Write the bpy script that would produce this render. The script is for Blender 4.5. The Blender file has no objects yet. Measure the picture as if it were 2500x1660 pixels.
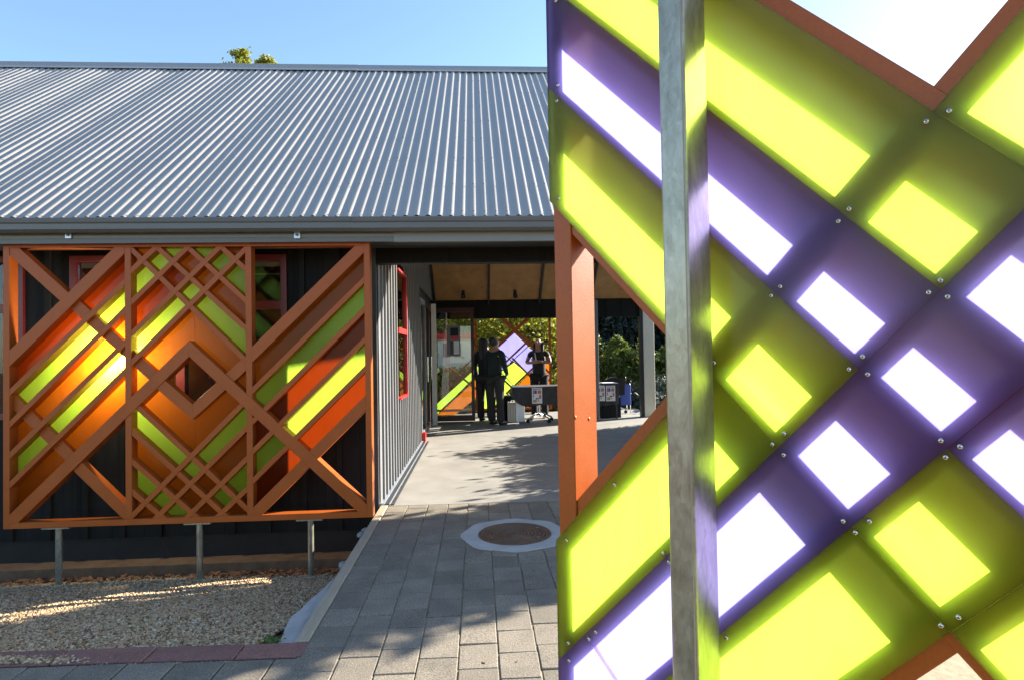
import bpy, bmesh, math, random
import numpy as np
from mathutils import Vector, Matrix
random.seed(7); RNG = np.random.default_rng(7)
R = math.radians
S = bpy.context.scene
COL = S.collection

# ------------------------------------------------------------------ camera
CAM_Z = 1.30
YAW, PITCH, ROLL = R(3.3), R(1.16), R(1.0)
F = 1461.3                                  # focal length in photo pixels (photo 2500 x 1660)
r0 = Vector((math.cos(YAW), -math.sin(YAW), 0))
fw = Vector((math.sin(YAW)*math.cos(PITCH), math.cos(YAW)*math.cos(PITCH), math.sin(PITCH)))
u0 = r0.cross(fw)
rt = r0*math.cos(ROLL) - u0*math.sin(ROLL)
up = r0*math.sin(ROLL) + u0*math.cos(ROLL)
EYE = Vector((0, 0, CAM_Z))
cam_d = bpy.data.cameras.new('camera'); cam = bpy.data.objects.new('camera', cam_d); COL.objects.link(cam)
cam.matrix_world = Matrix(((rt.x, up.x, -fw.x, EYE.x), (rt.y, up.y, -fw.y, EYE.y), (rt.z, up.z, -fw.z, EYE.z), (0, 0, 0, 1)))
cam_d.sensor_width = 36.0; cam_d.lens = 36.0*F/2500
cam_d.clip_start = 0.05; cam_d.clip_end = 2000
S.camera = cam

# ------------------------------------------------------------------ light
SUN_AZ, SUN_EL = R(64), R(25)               # azimuth clockwise from +y
w = bpy.data.worlds.new('World'); S.world = w; w.use_nodes = True
nt = w.node_tree; nt.nodes.clear()
sky = nt.nodes.new('ShaderNodeTexSky'); sky.sky_type = 'NISHITA'; sky.sun_disc = False
sky.sun_elevation = SUN_EL; sky.sun_rotation = SUN_AZ; sky.altitude = 10
sky.air_density = 1.0; sky.dust_density = 0.4; sky.ozone_density = 3.0
bg = nt.nodes.new('ShaderNodeBackground'); bg.inputs[1].default_value = 0.095
ow = nt.nodes.new('ShaderNodeOutputWorld')
nt.links.new(sky.outputs[0], bg.inputs[0]); nt.links.new(bg.outputs[0], ow.inputs[0])
sd = bpy.data.lights.new('sun', 'SUN'); sd.energy = 5.0; sd.angle = R(0.5); sd.color = (1.0, 0.93, 0.82)
sun = bpy.data.objects.new('sun', sd); COL.objects.link(sun)
SDIR = Vector((math.sin(SUN_AZ)*math.cos(SUN_EL), math.cos(SUN_AZ)*math.cos(SUN_EL), math.sin(SUN_EL)))
sun.rotation_euler = SDIR.to_track_quat('Z', 'Y').to_euler(); sun.location = (8, 6, 9)
S.view_settings.view_transform = 'Standard'; S.view_settings.look = 'None'
S.view_settings.gamma = 1; S.view_settings.use_curve_mapping = False
S.view_settings.exposure = 1.95
S.cycles.max_bounces = 8; S.cycles.diffuse_bounces = 4; S.cycles.glossy_bounces = 4
S.cycles.transmission_bounces = 6; S.cycles.transparent_max_bounces = 12
S.cycles.caustics_reflective = False; S.cycles.caustics_refractive = False
S.cycles.sample_clamp_indirect = 6.0; S.cycles.use_denoising = True

# ------------------------------------------------------------------ photo pixel -> place
def ray(px, py):
    return fw + rt*((px-1250)/F) - up*((py-830)/F)
def on_y(px, py, Y):
    d = ray(px, py); t = (Y-EYE.y)/d.y; return EYE + d*t
def on_z(px, py, Z=0.0):
    d = ray(px, py); t = (Z-EYE.z)/d.z; return EYE + d*t
def on_plane(px, py, P, N):
    d = ray(px, py); t = (P-EYE).dot(N)/d.dot(N); return EYE + d*t

# ------------------------------------------------------------------ objects
def tag(o, label=None, cat=None, group=None, kind=None):
    if label: o['label'] = label
    if cat: o['category'] = cat
    if group: o['group'] = group
    if kind: o['kind'] = kind
    return o
def root(name, label, cat, loc, group=None, rotz=0):
    o = bpy.data.objects.new(name, None); COL.objects.link(o); o.empty_display_size = 0.2
    o.location = loc; o.rotation_euler = (0, 0, rotz)
    return tag(o, label, cat, group)
def world_of(o):
    m = Matrix.LocRotScale(o.location, o.rotation_euler, None)
    return (world_of(o.parent) @ m) if o.parent else m
def link(name, me, parent=None, origin=None):
    o = bpy.data.objects.new(name, me); COL.objects.link(o)
    if origin is not None: o.location = origin
    if parent is not None: o.parent = parent
    return o
def mesh(name, V, Fc, mat, parent=None, smooth=False, local=False, mats=None, midx=None, label=None):
    """V in world coordinates; stored relative to the parent and to its own centre"""
    V = [Vector(v) for v in V]
    if parent is not None and not local:
        inv = world_of(parent).inverted(); V = [inv @ v for v in V]
    c = sum(V, Vector())/len(V)
    me = bpy.data.meshes.new(name); me.from_pydata([v-c for v in V], [], Fc)
    for m in (mats or [mat]): me.materials.append(m)
    if midx:
        for p, i in zip(me.polygons, midx): p.material_index = i
    if smooth:
        for p in me.polygons: p.use_smooth = True
    me.update()
    o = link(name, me, parent, c)
    if label: o['label'] = label
    return o
def box_geo(a, b):
    x0, y0, z0 = a; x1, y1, z1 = b
    return ([(x0,y0,z0),(x1,y0,z0),(x1,y1,z0),(x0,y1,z0),(x0,y0,z1),(x1,y0,z1),(x1,y1,z1),(x0,y1,z1)],
            [(0,3,2,1),(4,5,6,7),(0,1,5,4),(1,2,6,5),(2,3,7,6),(3,0,4,7)])
def bevel(o, wd, seg=1):
    m = bmesh.new(); m.from_mesh(o.data)
    bmesh.ops.bevel(m, geom=list(m.edges), offset=wd, segments=seg, affect='EDGES', profile=0.5)
    m.to_mesh(o.data); m.free(); return o
def box(name, a, b, mat, parent=None, bev=0, **k):
    V, Fc = box_geo(a, b); o = mesh(name, V, Fc, mat, parent, **k)
    if bev: bevel(o, bev)
    return o
def prism(name, poly, vec, mat, parent=None, bev=0, mats=None, **k):
    """poly: list of 3d points, extruded by vec"""
    n = len(poly); vec = Vector(vec)
    nrm = Vector()
    for i in range(n): nrm += Vector(poly[i]).cross(Vector(poly[(i+1) % n]))
    if nrm.dot(vec) > 0: poly = poly[::-1]
    V = [Vector(p) for p in poly] + [Vector(p)+vec for p in poly]
    Fc = [tuple(range(n)), tuple(range(2*n-1, n-1, -1))] + [((i+1) % n, i, n+i, n+(i+1) % n) for i in range(n)]
    mi = None
    if mats: mi = [0, 1] + [0]*n
    o = mesh(name, V, Fc, mat, parent, mats=mats, midx=mi, **k)
    if bev: bevel(o, bev)
    return o
class MB:
    """collects shapes into one mesh"""
    def __init__(s): s.V = []; s.F = []
    def add(s, V, Fc):
        n = len(s.V); s.V += [tuple(v) for v in V]; s.F += [tuple(i+n for i in f) for f in Fc]; return s
    def box(s, a, b): return s.add(*box_geo(a, b))
    def tube(s, pts, rad, seg=8, cap=True):
        pts = [Vector(p) for p in pts]; n = len(pts)
        if not hasattr(rad, '__len__'): rad = [rad]*n
        V = []; Fc = []; prev = None
        for i, p in enumerate(pts):
            t = (pts[min(i+1, n-1)] - pts[max(i-1, 0)]).normalized()
            a = Vector((0, 0, 1)) if abs(t.z) < .9 else Vector((1, 0, 0))
            if prev is not None: a = prev
            x = (a - t*a.dot(t)).normalized(); y = t.cross(x); prev = x
            for k in range(seg):
                an = 2*math.pi*k/seg; V.append(p + (x*math.cos(an)+y*math.sin(an))*rad[i])
        for i in range(n-1):
            for k in range(seg):
                Fc.append((i*seg+k, i*seg+(k+1) % seg, (i+1)*seg+(k+1) % seg, (i+1)*seg+k))
        if cap: Fc += [tuple(range(seg-1, -1, -1)), tuple(range((n-1)*seg, n*seg))]
        return s.add(V, Fc)
    def lathe(s, prof, c=(0, 0, 0), seg=16):
        c = Vector(c); V = []; Fc = []
        for r, z in prof:
            for k in range(seg):
                an = 2*math.pi*k/seg; V.append(c+Vector((r*math.cos(an), r*math.sin(an), z)))
        for i in range(len(prof)-1):
            for k in range(seg):
                Fc.append((i*seg+k, i*seg+(k+1) % seg, (i+1)*seg+(k+1) % seg, (i+1)*seg+k))
        Fc += [tuple(range(seg-1, -1, -1)), tuple(range((len(prof)-1)*seg, len(prof)*seg))]
        return s.add(V, Fc)
    def build(s, name, mat, parent=None, **k): return mesh(name, s.V, s.F, mat, parent, **k)

# ------------------------------------------------------------------ materials
def nodes(name):
    m = bpy.data.materials.new(name); m.use_nodes = True
    t = m.node_tree; t.nodes.clear(); o = t.nodes.new('ShaderNodeOutputMaterial')
    def N(kind, **kw):
        n = t.nodes.new('ShaderNode'+kind)
        for k, v in kw.items():
            if hasattr(n, k): setattr(n, k, v)
            else: n.inputs[k.replace('_', ' ')].default_value = v
        return n
    def L(a, b): t.links.new(a, b)
    return m, t, o, N, L
def rgb(c): return (*c, 1)
def mat(name, col, rough=.5, metal=0, var=.15, scale=8, bump=0, bscale=60, stretch=(1, 1, 1), col2=None, coat=0, spec=.5, fine=None, rndobj=0):
    m, t, o, N, L = nodes(name)
    b = N('BsdfPrincipled'); L(b.outputs[0], o.inputs[0])
    b.inputs['Roughness'].default_value = rough; b.inputs['Metallic'].default_value = metal
    b.inputs['Coat Weight'].default_value = coat; b.inputs['Specular IOR Level'].default_value = spec
    tc = N('TexCoord'); mp = N('Mapping'); mp.inputs['Scale'].default_value = stretch
    L(tc.outputs['Object'], mp.inputs[0])
    geo = N('NewGeometry'); mw = N('Mapping'); mw.inputs['Scale'].default_value = stretch; L(geo.outputs['Position'], mw.inputs[0])
    n1 = N('TexNoise'); n1.inputs['Scale'].default_value = scale; n1.inputs['Detail'].default_value = 6; n1.inputs['Roughness'].default_value = .65
    L(mw.outputs[0], n1.inputs['Vector'])
    rp = N('ValToRGB'); c2 = col2 or tuple(min(1, c*(1+var)) for c in col); c1 = tuple(c*(1-var) for c in col) if not col2 else col
    rp.color_ramp.elements[0].position = .3; rp.color_ramp.elements[1].position = .7
    rp.color_ramp.elements[0].color = rgb(c1); rp.color_ramp.elements[1].color = rgb(c2)
    L(n1.outputs[0], rp.inputs[0]); out = rp.outputs[0]
    if fine:
        n3 = N('TexNoise'); n3.inputs['Scale'].default_value = fine[0]; n3.inputs['Detail'].default_value = 2; L(mw.outputs[0], n3.inputs['Vector'])
        r3 = N('MapRange'); r3.inputs['From Min'].default_value = .3; r3.inputs['From Max'].default_value = .7
        r3.inputs['To Min'].default_value = 1-fine[1]; r3.inputs['To Max'].default_value = 1+fine[1]; L(n3.outputs[0], r3.inputs[0])
        mx = N('Vector' + 'Math'); mx.operation = 'SCALE'; L(out, mx.inputs[0]); L(r3.outputs[0], mx.inputs['Scale']); out = mx.outputs[0]
    if rndobj:
        oi = N('ObjectInfo'); r4 = N('MapRange'); r4.inputs['To Min'].default_value = 1-rndobj; r4.inputs['To Max'].default_value = 1+rndobj
        L(oi.outputs['Random'], r4.inputs[0]); mx = N('Vector' + 'Math'); mx.operation = 'SCALE'; L(out, mx.inputs[0]); L(r4.outputs[0], mx.inputs['Scale']); out = mx.outputs[0]
    L(out, b.inputs['Base Color'])
    rr = N('MapRange'); rr.inputs['To Min'].default_value = max(.05, rough-.1); rr.inputs['To Max'].default_value = min(1, rough+.12)
    L(n1.outputs[0], rr.inputs[0]); L(rr.outputs[0], b.inputs['Roughness'])
    if bump:
        n2 = N('TexNoise'); n2.inputs['Scale'].default_value = bscale; n2.inputs['Detail'].default_value = 5; L(mw.outputs[0], n2.inputs['Vector'])
        bp = N('Bump'); bp.inputs['Strength'].default_value = bump; bp.inputs['Distance'].default_value = .004
        L(n2.outputs[0], bp.inputs['Height']); L(bp.outputs[0], b.inputs['Normal'])
    return m
M = {}
M['paint'] = mat('orange_timber_paint', (.36, .080, .011), .38, var=.10, scale=5, bump=.10, bscale=240, fine=(160, .06), spec=.32)
M['maroon'] = mat('dark_red_joinery', (.11, .010, .010), .35, var=.1)
M['maroondark'] = mat('dark_maroon_joinery', (.035, .008, .008), .4, var=.1)
M['red'] = mat('red_flashing', (.55, .02, .018), .35, var=.08)
M['clad'] = mat('charcoal_stained_boards', (.011, .011, .011), .7, var=.3, scale=5, bump=.4, bscale=40, stretch=(3, 3, .5), spec=.18)
M['steelclad'] = mat('charcoal_profiled_steel', (.175, .175, .175), .45, var=.08, scale=3, spec=.4)
M['darksteel'] = mat('dark_flashing', (.035, .037, .04), .4, var=.1)
M['roof'] = mat('grey_roof_steel', (.31, .292, .262), .46, var=.06, scale=2.2, spec=.5)
M['gutter'] = mat('grey_gutter', (.115, .125, .125), .38, var=.08, scale=2)
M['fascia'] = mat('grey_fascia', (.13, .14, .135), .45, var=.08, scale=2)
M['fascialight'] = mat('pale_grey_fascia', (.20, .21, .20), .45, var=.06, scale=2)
M['ply'] = mat('plywood_ceiling', (.42, .235, .09), .45, var=.22, scale=5, stretch=(1, 1, .25), bump=.1, bscale=30)
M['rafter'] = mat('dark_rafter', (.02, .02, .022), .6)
M['concrete'] = mat('breezeway_concrete', (.245, .23, .20), .75, var=.16, scale=2.5, bump=.3, bscale=120, fine=(350, .08))
M['concblue'] = mat('pale_concrete', (.40, .385, .35), .8, var=.16, scale=6, bump=.3, bscale=100)
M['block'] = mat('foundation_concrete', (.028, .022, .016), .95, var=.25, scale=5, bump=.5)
M['paver'] = mat('grey_paver', (.185, .157, .115), .9, var=.22, scale=5, bump=.5, bscale=150, fine=(150, .40), rndobj=.16)
M['redpaver'] = mat('red_paver', (.22, .105, .08), .9, var=.2, scale=6, bump=.5, bscale=150, fine=(150, .38), rndobj=.12)
M['sand'] = mat('joint_sand', (.30, .235, .14), .95, var=.3, scale=30, bump=.5)
M['timber'] = mat('weathered_timber', (.36, .29, .20), .8, var=.16, scale=10, bump=.4, bscale=60, stretch=(8, .6, 1))
M['earth'] = mat('earth', (.15, .09, .045), .95, var=.35, scale=9, bump=.8, bscale=50)
M['grass'] = mat('grass_ground', (.035, .045, .016), 1, spec=.05, var=.35, scale=4, bump=.8, bscale=50)
M['iron'] = mat('rusty_iron', (.11, .062, .035), .65, metal=.4, var=.35, scale=18, bump=.6, bscale=90, col2=(.20, .12, .07))
M['chrome'] = mat('chrome', (.7, .7, .72), .18, metal=1, var=.03)
M['alu'] = mat('aluminium_case', (.55, .60, .66), .35, metal=.7, var=.06)
M['screw'] = mat('stainless_screw', (.62, .58, .50), .22, metal=1, var=.05)
M['screwhole'] = mat('screw_recess', (.05, .05, .05), .6)
M['black'] = mat('black_cloth', (.012, .012, .014), .85, var=.3, scale=20)
M['tcloth'] = mat('charcoal_tablecloth', (.040, .042, .048), .8, var=.25, scale=9)
M['teal'] = mat('dark_teal_knit', (.009, .020, .021), .85, var=.2, scale=20)
M['trouser'] = mat('dark_grey_trousers', (.028, .027, .027), .85, var=.2, scale=20)
M['shirt'] = mat('black_shirt', (.016, .017, .018), .75, var=.2, scale=20)
M['skin'] = mat('skin', (.42, .22, .15), .5, var=.06)
M['hair'] = mat('dark_hair', (.014, .009, .007), .45, var=.3, scale=40, stretch=(4, 4, .6))
M['white'] = mat('white_paper', (.74, .75, .80), .7, var=.03)
M['bluepaper'] = mat('blue_print', (.05, .07, .22), .7, var=.05)
M['pink'] = mat('rust_print', (.45, .20, .14), .7, var=.1)
M['yellowprint'] = mat('ochre_print', (.45, .32, .14), .7, var=.1)
M['post'] = mat('pale_painted_post', (.74, .70, .60), .6, var=.08, scale=7, stretch=(6, 6, .7))
M['greypost'] = mat('grey_painted_post', (.16, .175, .18), .5, var=.08)
M['bluechair'] = mat('blue_plastic', (.02, .06, .30), .45, var=.1)
M['bark'] = mat('bark', (.09, .065, .045), .9, var=.3, scale=14, bump=.6, stretch=(1, 1, .3))
M['whitewall'] = mat('white_weatherboard', (.68, .66, .58), .6, var=.05)
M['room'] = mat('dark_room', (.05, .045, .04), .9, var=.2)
M['dim'] = mat('pale_blind', (.45, .44, .36), .8, var=.1)
M['brown'] = mat('dead_leaf', (.20, .09, .035), .8, var=.4, scale=30)
M['teali'] = mat('turquoise_bracelet', (.05, .35, .38), .4)

def galv():
    m, t, o, N, L = nodes('galvanised_steel')
    b = N('BsdfPrincipled'); L(b.outputs[0], o.inputs[0]); b.inputs['Metallic'].default_value = .6
    g = N('NewGeometry'); mp = N('Mapping'); mp.inputs['Scale'].default_value = (1, 1, .45); L(g.outputs['Position'], mp.inputs[0])
    v = N('TexVoronoi'); v.inputs['Scale'].default_value = 120; L(mp.outputs[0], v.inputs['Vector'])
    n = N('TexNoise'); n.inputs['Scale'].default_value = 24; n.inputs['Detail'].default_value = 9; n.inputs['Roughness'].default_value = .75; n.inputs['Distortion'].default_value = .5
    L(mp.outputs[0], n.inputs['Vector'])
    rp = N('ValToRGB'); rp.color_ramp.elements[0].position = .35; rp.color_ramp.elements[1].position = .68
    rp.color_ramp.elements[0].color = (.30, .27, .19, 1); rp.color_ramp.elements[1].color = (.50, .46, .35, 1); L(n.outputs[0], rp.inputs[0])
    mx = N('MixRGB'); mx.blend_type = 'MULTIPLY'; mx.inputs[0].default_value = .25; L(rp.outputs[0], mx.inputs[1]); bw = N('RGBToBW'); L(v.outputs['Color'], bw.inputs[0]); L(bw.outputs[0], mx.inputs[2])
    L(mx.outputs[0], b.inputs['Base Color'])
    rr = N('MapRange'); rr.inputs['To Min'].default_value = .20; rr.inputs['To Max'].default_value = .46; L(n.outputs[0], rr.inputs[0]); L(rr.outputs[0], b.inputs['Roughness'])
    bp = N('Bump'); bp.inputs['Strength'].default_value = .25; bp.inputs['Distance'].default_value = .002; L(n.outputs[0], bp.inputs['Height']); L(bp.outputs[0], b.inputs['Normal'])
    return m
M['galv'] = galv()

def acrylic(name, col, fwd=.14, gl=.10):
    """frosted face: soft light passing through plus a broad forward lobe"""
    m, t, o, N, L = nodes(name)
    tr = N('BsdfTranslucent'); tr.inputs[0].default_value = rgb(col)
    lc_ = tuple(c**.5 for c in col)
    df = N('BsdfDiffuse'); df.inputs[0].default_value = rgb(tuple(c*.9 for c in col))
    rf = N('BsdfRefraction'); rf.inputs['Color'].default_value = rgb(lc_); rf.inputs['IOR'].default_value = 1.2; rf.inputs['Roughness'].default_value = .85
    g_ = N('NewGeometry'); mp_ = N('Mapping'); mp_.inputs['Scale'].default_value = (1, 1, .22); L(g_.outputs['Position'], mp_.inputs[0])
    n_ = N('TexNoise'); n_.inputs['Scale'].default_value = 22; n_.inputs['Detail'].default_value = 7; n_.inputs['Roughness'].default_value = .7; L(mp_.outputs[0], n_.inputs['Vector'])
    r_ = N('MapRange'); r_.inputs['From Min'].default_value = .3; r_.inputs['From Max'].default_value = .7; r_.inputs['To Min'].default_value = .84; r_.inputs['To Max'].default_value = 1.06; L(n_.outputs[0], r_.inputs[0])
    v_ = N('VectorMath'); v_.operation = 'SCALE'; v_.inputs[0].default_value = col; L(r_.outputs[0], v_.inputs['Scale']); L(v_.outputs[0], tr.inputs[0])
    m1 = N('MixShader'); m1.inputs[0].default_value = .14; L(tr.outputs[0], m1.inputs[1]); L(df.outputs[0], m1.inputs[2])
    m2 = N('MixShader'); m2.inputs[0].default_value = fwd; L(m1.outputs[0], m2.inputs[1]); L(rf.outputs[0], m2.inputs[2])
    L(m2.outputs[0], o.inputs[0]); return m
def acrylic_face(name, tint):
    m, t, o, N, L = nodes(name)
    tp = N('BsdfTransparent'); tp.inputs[0].default_value = rgb(tint)
    gs = N('BsdfGlossy'); gs.inputs['Roughness'].default_value = .12
    fr = N('Fresnel'); fr.inputs[0].default_value = 1.25
    tl = N('BsdfTranslucent'); tl.inputs[0].default_value = rgb(tuple(c**3 for c in tint)); m0 = N('MixShader'); m0.inputs[0].default_value = .38; L(tp.outputs[0], m0.inputs[1]); L(tl.outputs[0], m0.inputs[2])
    mm = N('MixShader'); L(fr.outputs[0], mm.inputs[0]); L(m0.outputs[0], mm.inputs[1]); L(gs.outputs[0], mm.inputs[2]); L(mm.outputs[0], o.inputs[0]); return m
LIME, PURP, ORNG = (.60, .95, .09), (.42, .42, .97), (.62, .22, .012)
M['lime'] = acrylic('lime_frosted_acrylic', LIME); M['limef'] = acrylic_face('lime_acrylic_face', (.96, .98, .80))
M['purple'] = acrylic('violet_frosted_acrylic', PURP); M['purplef'] = acrylic_face('violet_acrylic_face', (.88, .84, .98))
M['redor'] = acrylic('red_orange_frosted_acrylic', (.32, .055, .004)); M['redorf'] = acrylic_face('red_orange_acrylic_face', (.97, .72, .5))
M['orange'] = acrylic('orange_frosted_acrylic', ORNG); M['orangef'] = acrylic_face('orange_acrylic_face', (.97, .75, .5))
PANE = {'L': [M['limef'], M['lime']], 'P': [M['purplef'], M['purple']], 'O': [M['orangef'], M['orange']], 'R': [M['redorf'], M['redor']]}

def glass(name, tint=(.85, .9, .88), dirt=.0):
    m, t, o, N, L = nodes(name)
    tp = N('BsdfTransparent'); tp.inputs[0].default_value = rgb(tint)
    gs = N('BsdfGlossy'); gs.inputs['Roughness'].default_value = .015
    fr = N('Fresnel'); fr.inputs[0].default_value = 1.7
    mm = N('MixShader'); L(fr.outputs[0], mm.inputs[0]); L(tp.outputs[0], mm.inputs[1]); L(gs.outputs[0], mm.inputs[2]); L(mm.outputs[0], o.inputs[0]); return m
M['glass'] = glass('window_glass')

def leafmat(name, c1, c2, trans=.45):
    m, t, o, N, L = nodes(name)
    at = N('Attribute'); at.attribute_name = 'tint'
    rp = N('ValToRGB'); rp.color_ramp.elements[0].color = rgb(c1); rp.color_ramp.elements[1].color = rgb(c2); L(at.outputs['Fac'], rp.inputs[0])
    df = N('BsdfPrincipled'); df.inputs['Roughness'].default_value = .5; L(rp.outputs[0], df.inputs['Base Color'])
    tl = N('BsdfTranslucent'); L(rp.outputs[0], tl.inputs[0])
    mm = N('MixShader'); mm.inputs[0].default_value = trans; L(df.outputs[0], mm.inputs[1]); L(tl.outputs[0], mm.inputs[2]); L(mm.outputs[0], o.inputs[0]); return m
M['leafy'] = leafmat('yellow_green_leaves', (.12, .15, .015), (.50, .48, .06), .5)
M['leafd'] = leafmat('dark_conifer_needles', (.012, .022, .014), (.040, .055, .035), .2)
M['leafm'] = leafmat('olive_shrub_leaves', (.05, .085, .014), (.20, .24, .045), .45)
M['leafs'] = leafmat('grass_blades', (.05, .10, .02), (.16, .24, .05), .3)
def pebble():
    m, t, o, N, L = nodes('gravel_stone')
    b = N('BsdfPrincipled'); b.inputs['Roughness'].default_value = .85; L(b.outputs[0], o.inputs[0])
    at = N('Attribute'); at.attribute_name = 'tint'; rp = N('ValToRGB'); L(at.outputs['Fac'], rp.inputs[0])
    cr = rp.color_ramp; cr.interpolation = 'LINEAR'
    cs = [(0, (.13, .08, .04)), (.25, (.36, .23, .115)), (.5, (.54, .37, .18)), (.72, (.40, .30, .19)), (.9, (.68, .54, .34)), (1, (.34, .13, .05))]
    cr.elements[0].position = 0; cr.elements[0].color = rgb(cs[0][1]); cr.elements[1].position = 1; cr.elements[1].color = rgb(cs[-1][1])
    for p, c in cs[1:-1]: e = cr.elements.new(p); e.color = rgb(c)
    L(rp.outputs[0], b.inputs['Base Color']); return m
M['pebble'] = pebble()
def emit(name, col, s):
    m, t, o, N, L = nodes(name); e = N('Emission'); e.inputs[0].default_value = rgb(col); e.inputs[1].default_value = s; L(e.outputs[0], o.inputs[0]); return m

# polygons in a screen's own plane --------------------------------------
def clip(poly, a, b, side):
    """keep the part of the 2d polygon left (side>0) or right of the line a->b"""
    def d(p): return ((b[0]-a[0])*(p[1]-a[1]) - (b[1]-a[1])*(p[0]-a[0]))*side
    out = []
    for i in range(len(poly)):
        p, q = poly[i], poly[(i+1) % len(poly)]; dp, dq = d(p), d(q)
        if dp >= 0: out.append(p)
        if (dp > 0 and dq < 0) or (dp < 0 and dq > 0):
            t = dp/(dp-dq); out.append((p[0]+(q[0]-p[0])*t, p[1]+(q[1]-p[1])*t))
    return out
def area(poly): return abs(sum(poly[i][0]*poly[(i+1) % len(poly)][1]-poly[(i+1) % len(poly)][0]*poly[i][1] for i in range(len(poly))))/2 if len(poly) > 2 else 0
def board2(a, b, wd, rect=None, ext=0):
    dx, dy = b[0]-a[0], b[1]-a[1]; l = math.hypot(dx, dy); dx /= l; dy /= l
    a = (a[0]-dx*ext, a[1]-dy*ext); b = (b[0]+dx*ext, b[1]+dy*ext); nx, ny = -dy*wd/2, dx*wd/2
    p = [(a[0]-nx, a[1]-ny), (b[0]-nx, b[1]-ny), (b[0]+nx, b[1]+ny), (a[0]+nx, a[1]+ny)]
    if rect: p = cliprect(p, rect)
    return p
def cliprect(p, rect):
    x0, y0, x1, y1 = rect
    for a, b in (((x0, y0), (x1, y0)), ((x1, y0), (x1, y1)), ((x1, y1), (x0, y1)), ((x0, y1), (x0, y0))): p = clip(p, a, b, 1)
    return p
class Plane2:
    """a vertical plane: s runs to the right, z up, depth away from the camera"""
    def __init__(s, P0, az):
        s.P = Vector((P0[0], P0[1], 0)); s.n = Vector((math.sin(az), math.cos(az), 0)); s.r = Vector((s.n.y, -s.n.x, 0))
    def w(s, a, z, d=0): return s.P + s.r*a + s.n*d + Vector((0, 0, z))
    def px(s, x, y, d=0):
        q = on_plane(x, y, s.P + s.n*d, s.n) - s.P; return (q.dot(s.r), q.z)
    def slab(s, name, poly, d0, d1, mat, parent, **k):
        if area(poly) < 1e-5: return None
        return prism(name, [s.w(a, z, d0) for a, z in poly], s.n*(d1-d0), mat, parent, **k)
# ================================================================== THE SETTING
YS, YW = 4.80, 5.25            # far screen front, facade wall front
XC = on_y(925, 1231, YW).x     # building corner (wall face of the breezeway side)
XR = 3.35                      # right end of the roof
YB = 11.55                     # back wall line
def gz(x, y):                  # level of the gravel bed
    return -.50*min(1, max(0, (y-2.75)/2.45))
# ground sheet with a dip beside the path
gy = [-60, 0, 2.60, 2.75, 3.4, 4.1, 4.8, 5.3, 12.0, 12.2, 30, 400]; gx = [-400, -30, XC-.10, XC+.0, 30, 400]
V = []; Fc = []
for y in gy:
    for x in gx:
        z = -.07
        if x < XC-.05: z = -.07 if (y <= 2.6 or y > 12.1) else min(-.03, gz(x, y)-.03)
        V.append((x, y, z))
for j in range(len(gy)-1):
    for i in range(len(gx)-1):
        a = j*len(gx)+i; Fc.append((a, a+1, a+1+len(gx), a+len(gx)))
tag(mesh('ground', V, Fc, M['earth']), kind='structure')
tag(mesh('grass_verge', [(XR+.35, -20, -.06), (300, -20, -.06), (300, 300, -.06), (XR+.35, 300, -.06)], [(0, 1, 2, 3)], M['grass']), kind='structure')
tag(mesh('lawn', [(-200, 13.4, -.055), (XR+.3, 13.4, -.055), (XR+.3, 300, -.055), (-200, 300, -.055)], [(0, 1, 2, 3)], M['grass']), kind='structure')
tag(box('breezeway_floor', (XC-.0, YW-.02, -.5), (XR+.15, 13.0, 0), M['concrete']), kind='structure')
sandbed = box('paving_bed', (XC+.07, -1.2, -.4), (3.2, YW-.022, -.006), M['sand']); tag(sandbed, kind='structure')

# gravel stones: far too many to count
def stones(name, n, sampler, size, m, seed):
    g = np.random.default_rng(seed)
    base = np.array([(-1,-1,-.6),(1,-1,-.5),(1,1,-.6),(-1,1,-.5),(-.7,-.6,.6),(.6,-.7,.5),(.7,.7,.6),(-.6,.6,.5)], float)
    fc = np.array([(0,3,2,1),(4,5,6,7),(0,1,5,4),(1,2,6,5),(2,3,7,6),(3,0,4,7)])
    P = sampler(g, n); n = len(P)
    s = size*g.uniform(.55, 1.45, (n, 1, 1))*g.uniform(.6, 1.1, (n, 1, 3))
    a = g.uniform(0, 6.28, n); ca, sa = np.cos(a), np.sin(a); tilt = g.normal(0, .35, n)
    v = (base[None]+g.normal(0, .22, (n, 8, 3)))*s
    ct, st = np.cos(tilt)[:, None], np.sin(tilt)[:, None]
    y, z = v[..., 1]*ct-v[..., 2]*st, v[..., 1]*st+v[..., 2]*ct
    x = v[..., 0]; X = x*ca[:, None]-y*sa[:, None]; Y = x*sa[:, None]+y*ca[:, None]
    v = np.stack([X, Y, z], -1)+P[:, None]
    f = fc[None]+(np.arange(n)*8)[:, None, None]
    me = bpy.data.meshes.new(name); nf = n*6
    me.vertices.add(n*8); me.vertices.foreach_set('co', v.reshape(-1))
    me.loops.add(nf*4); me.loops.foreach_set('vertex_index', f.reshape(-1).astype(np.int32))
    me.polygons.add(nf); me.polygons.foreach_set('loop_start', (np.arange(nf)*4).astype(np.int32))
    me.update(calc_edges=True)
    at = me.attributes.new('tint', 'FLOAT', 'FACE'); at.data.foreach_set('value', np.repeat(g.random(n), 6).astype(np.float32))
    me.materials.append(m); me.validate()
    return link(name, me)
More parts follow.
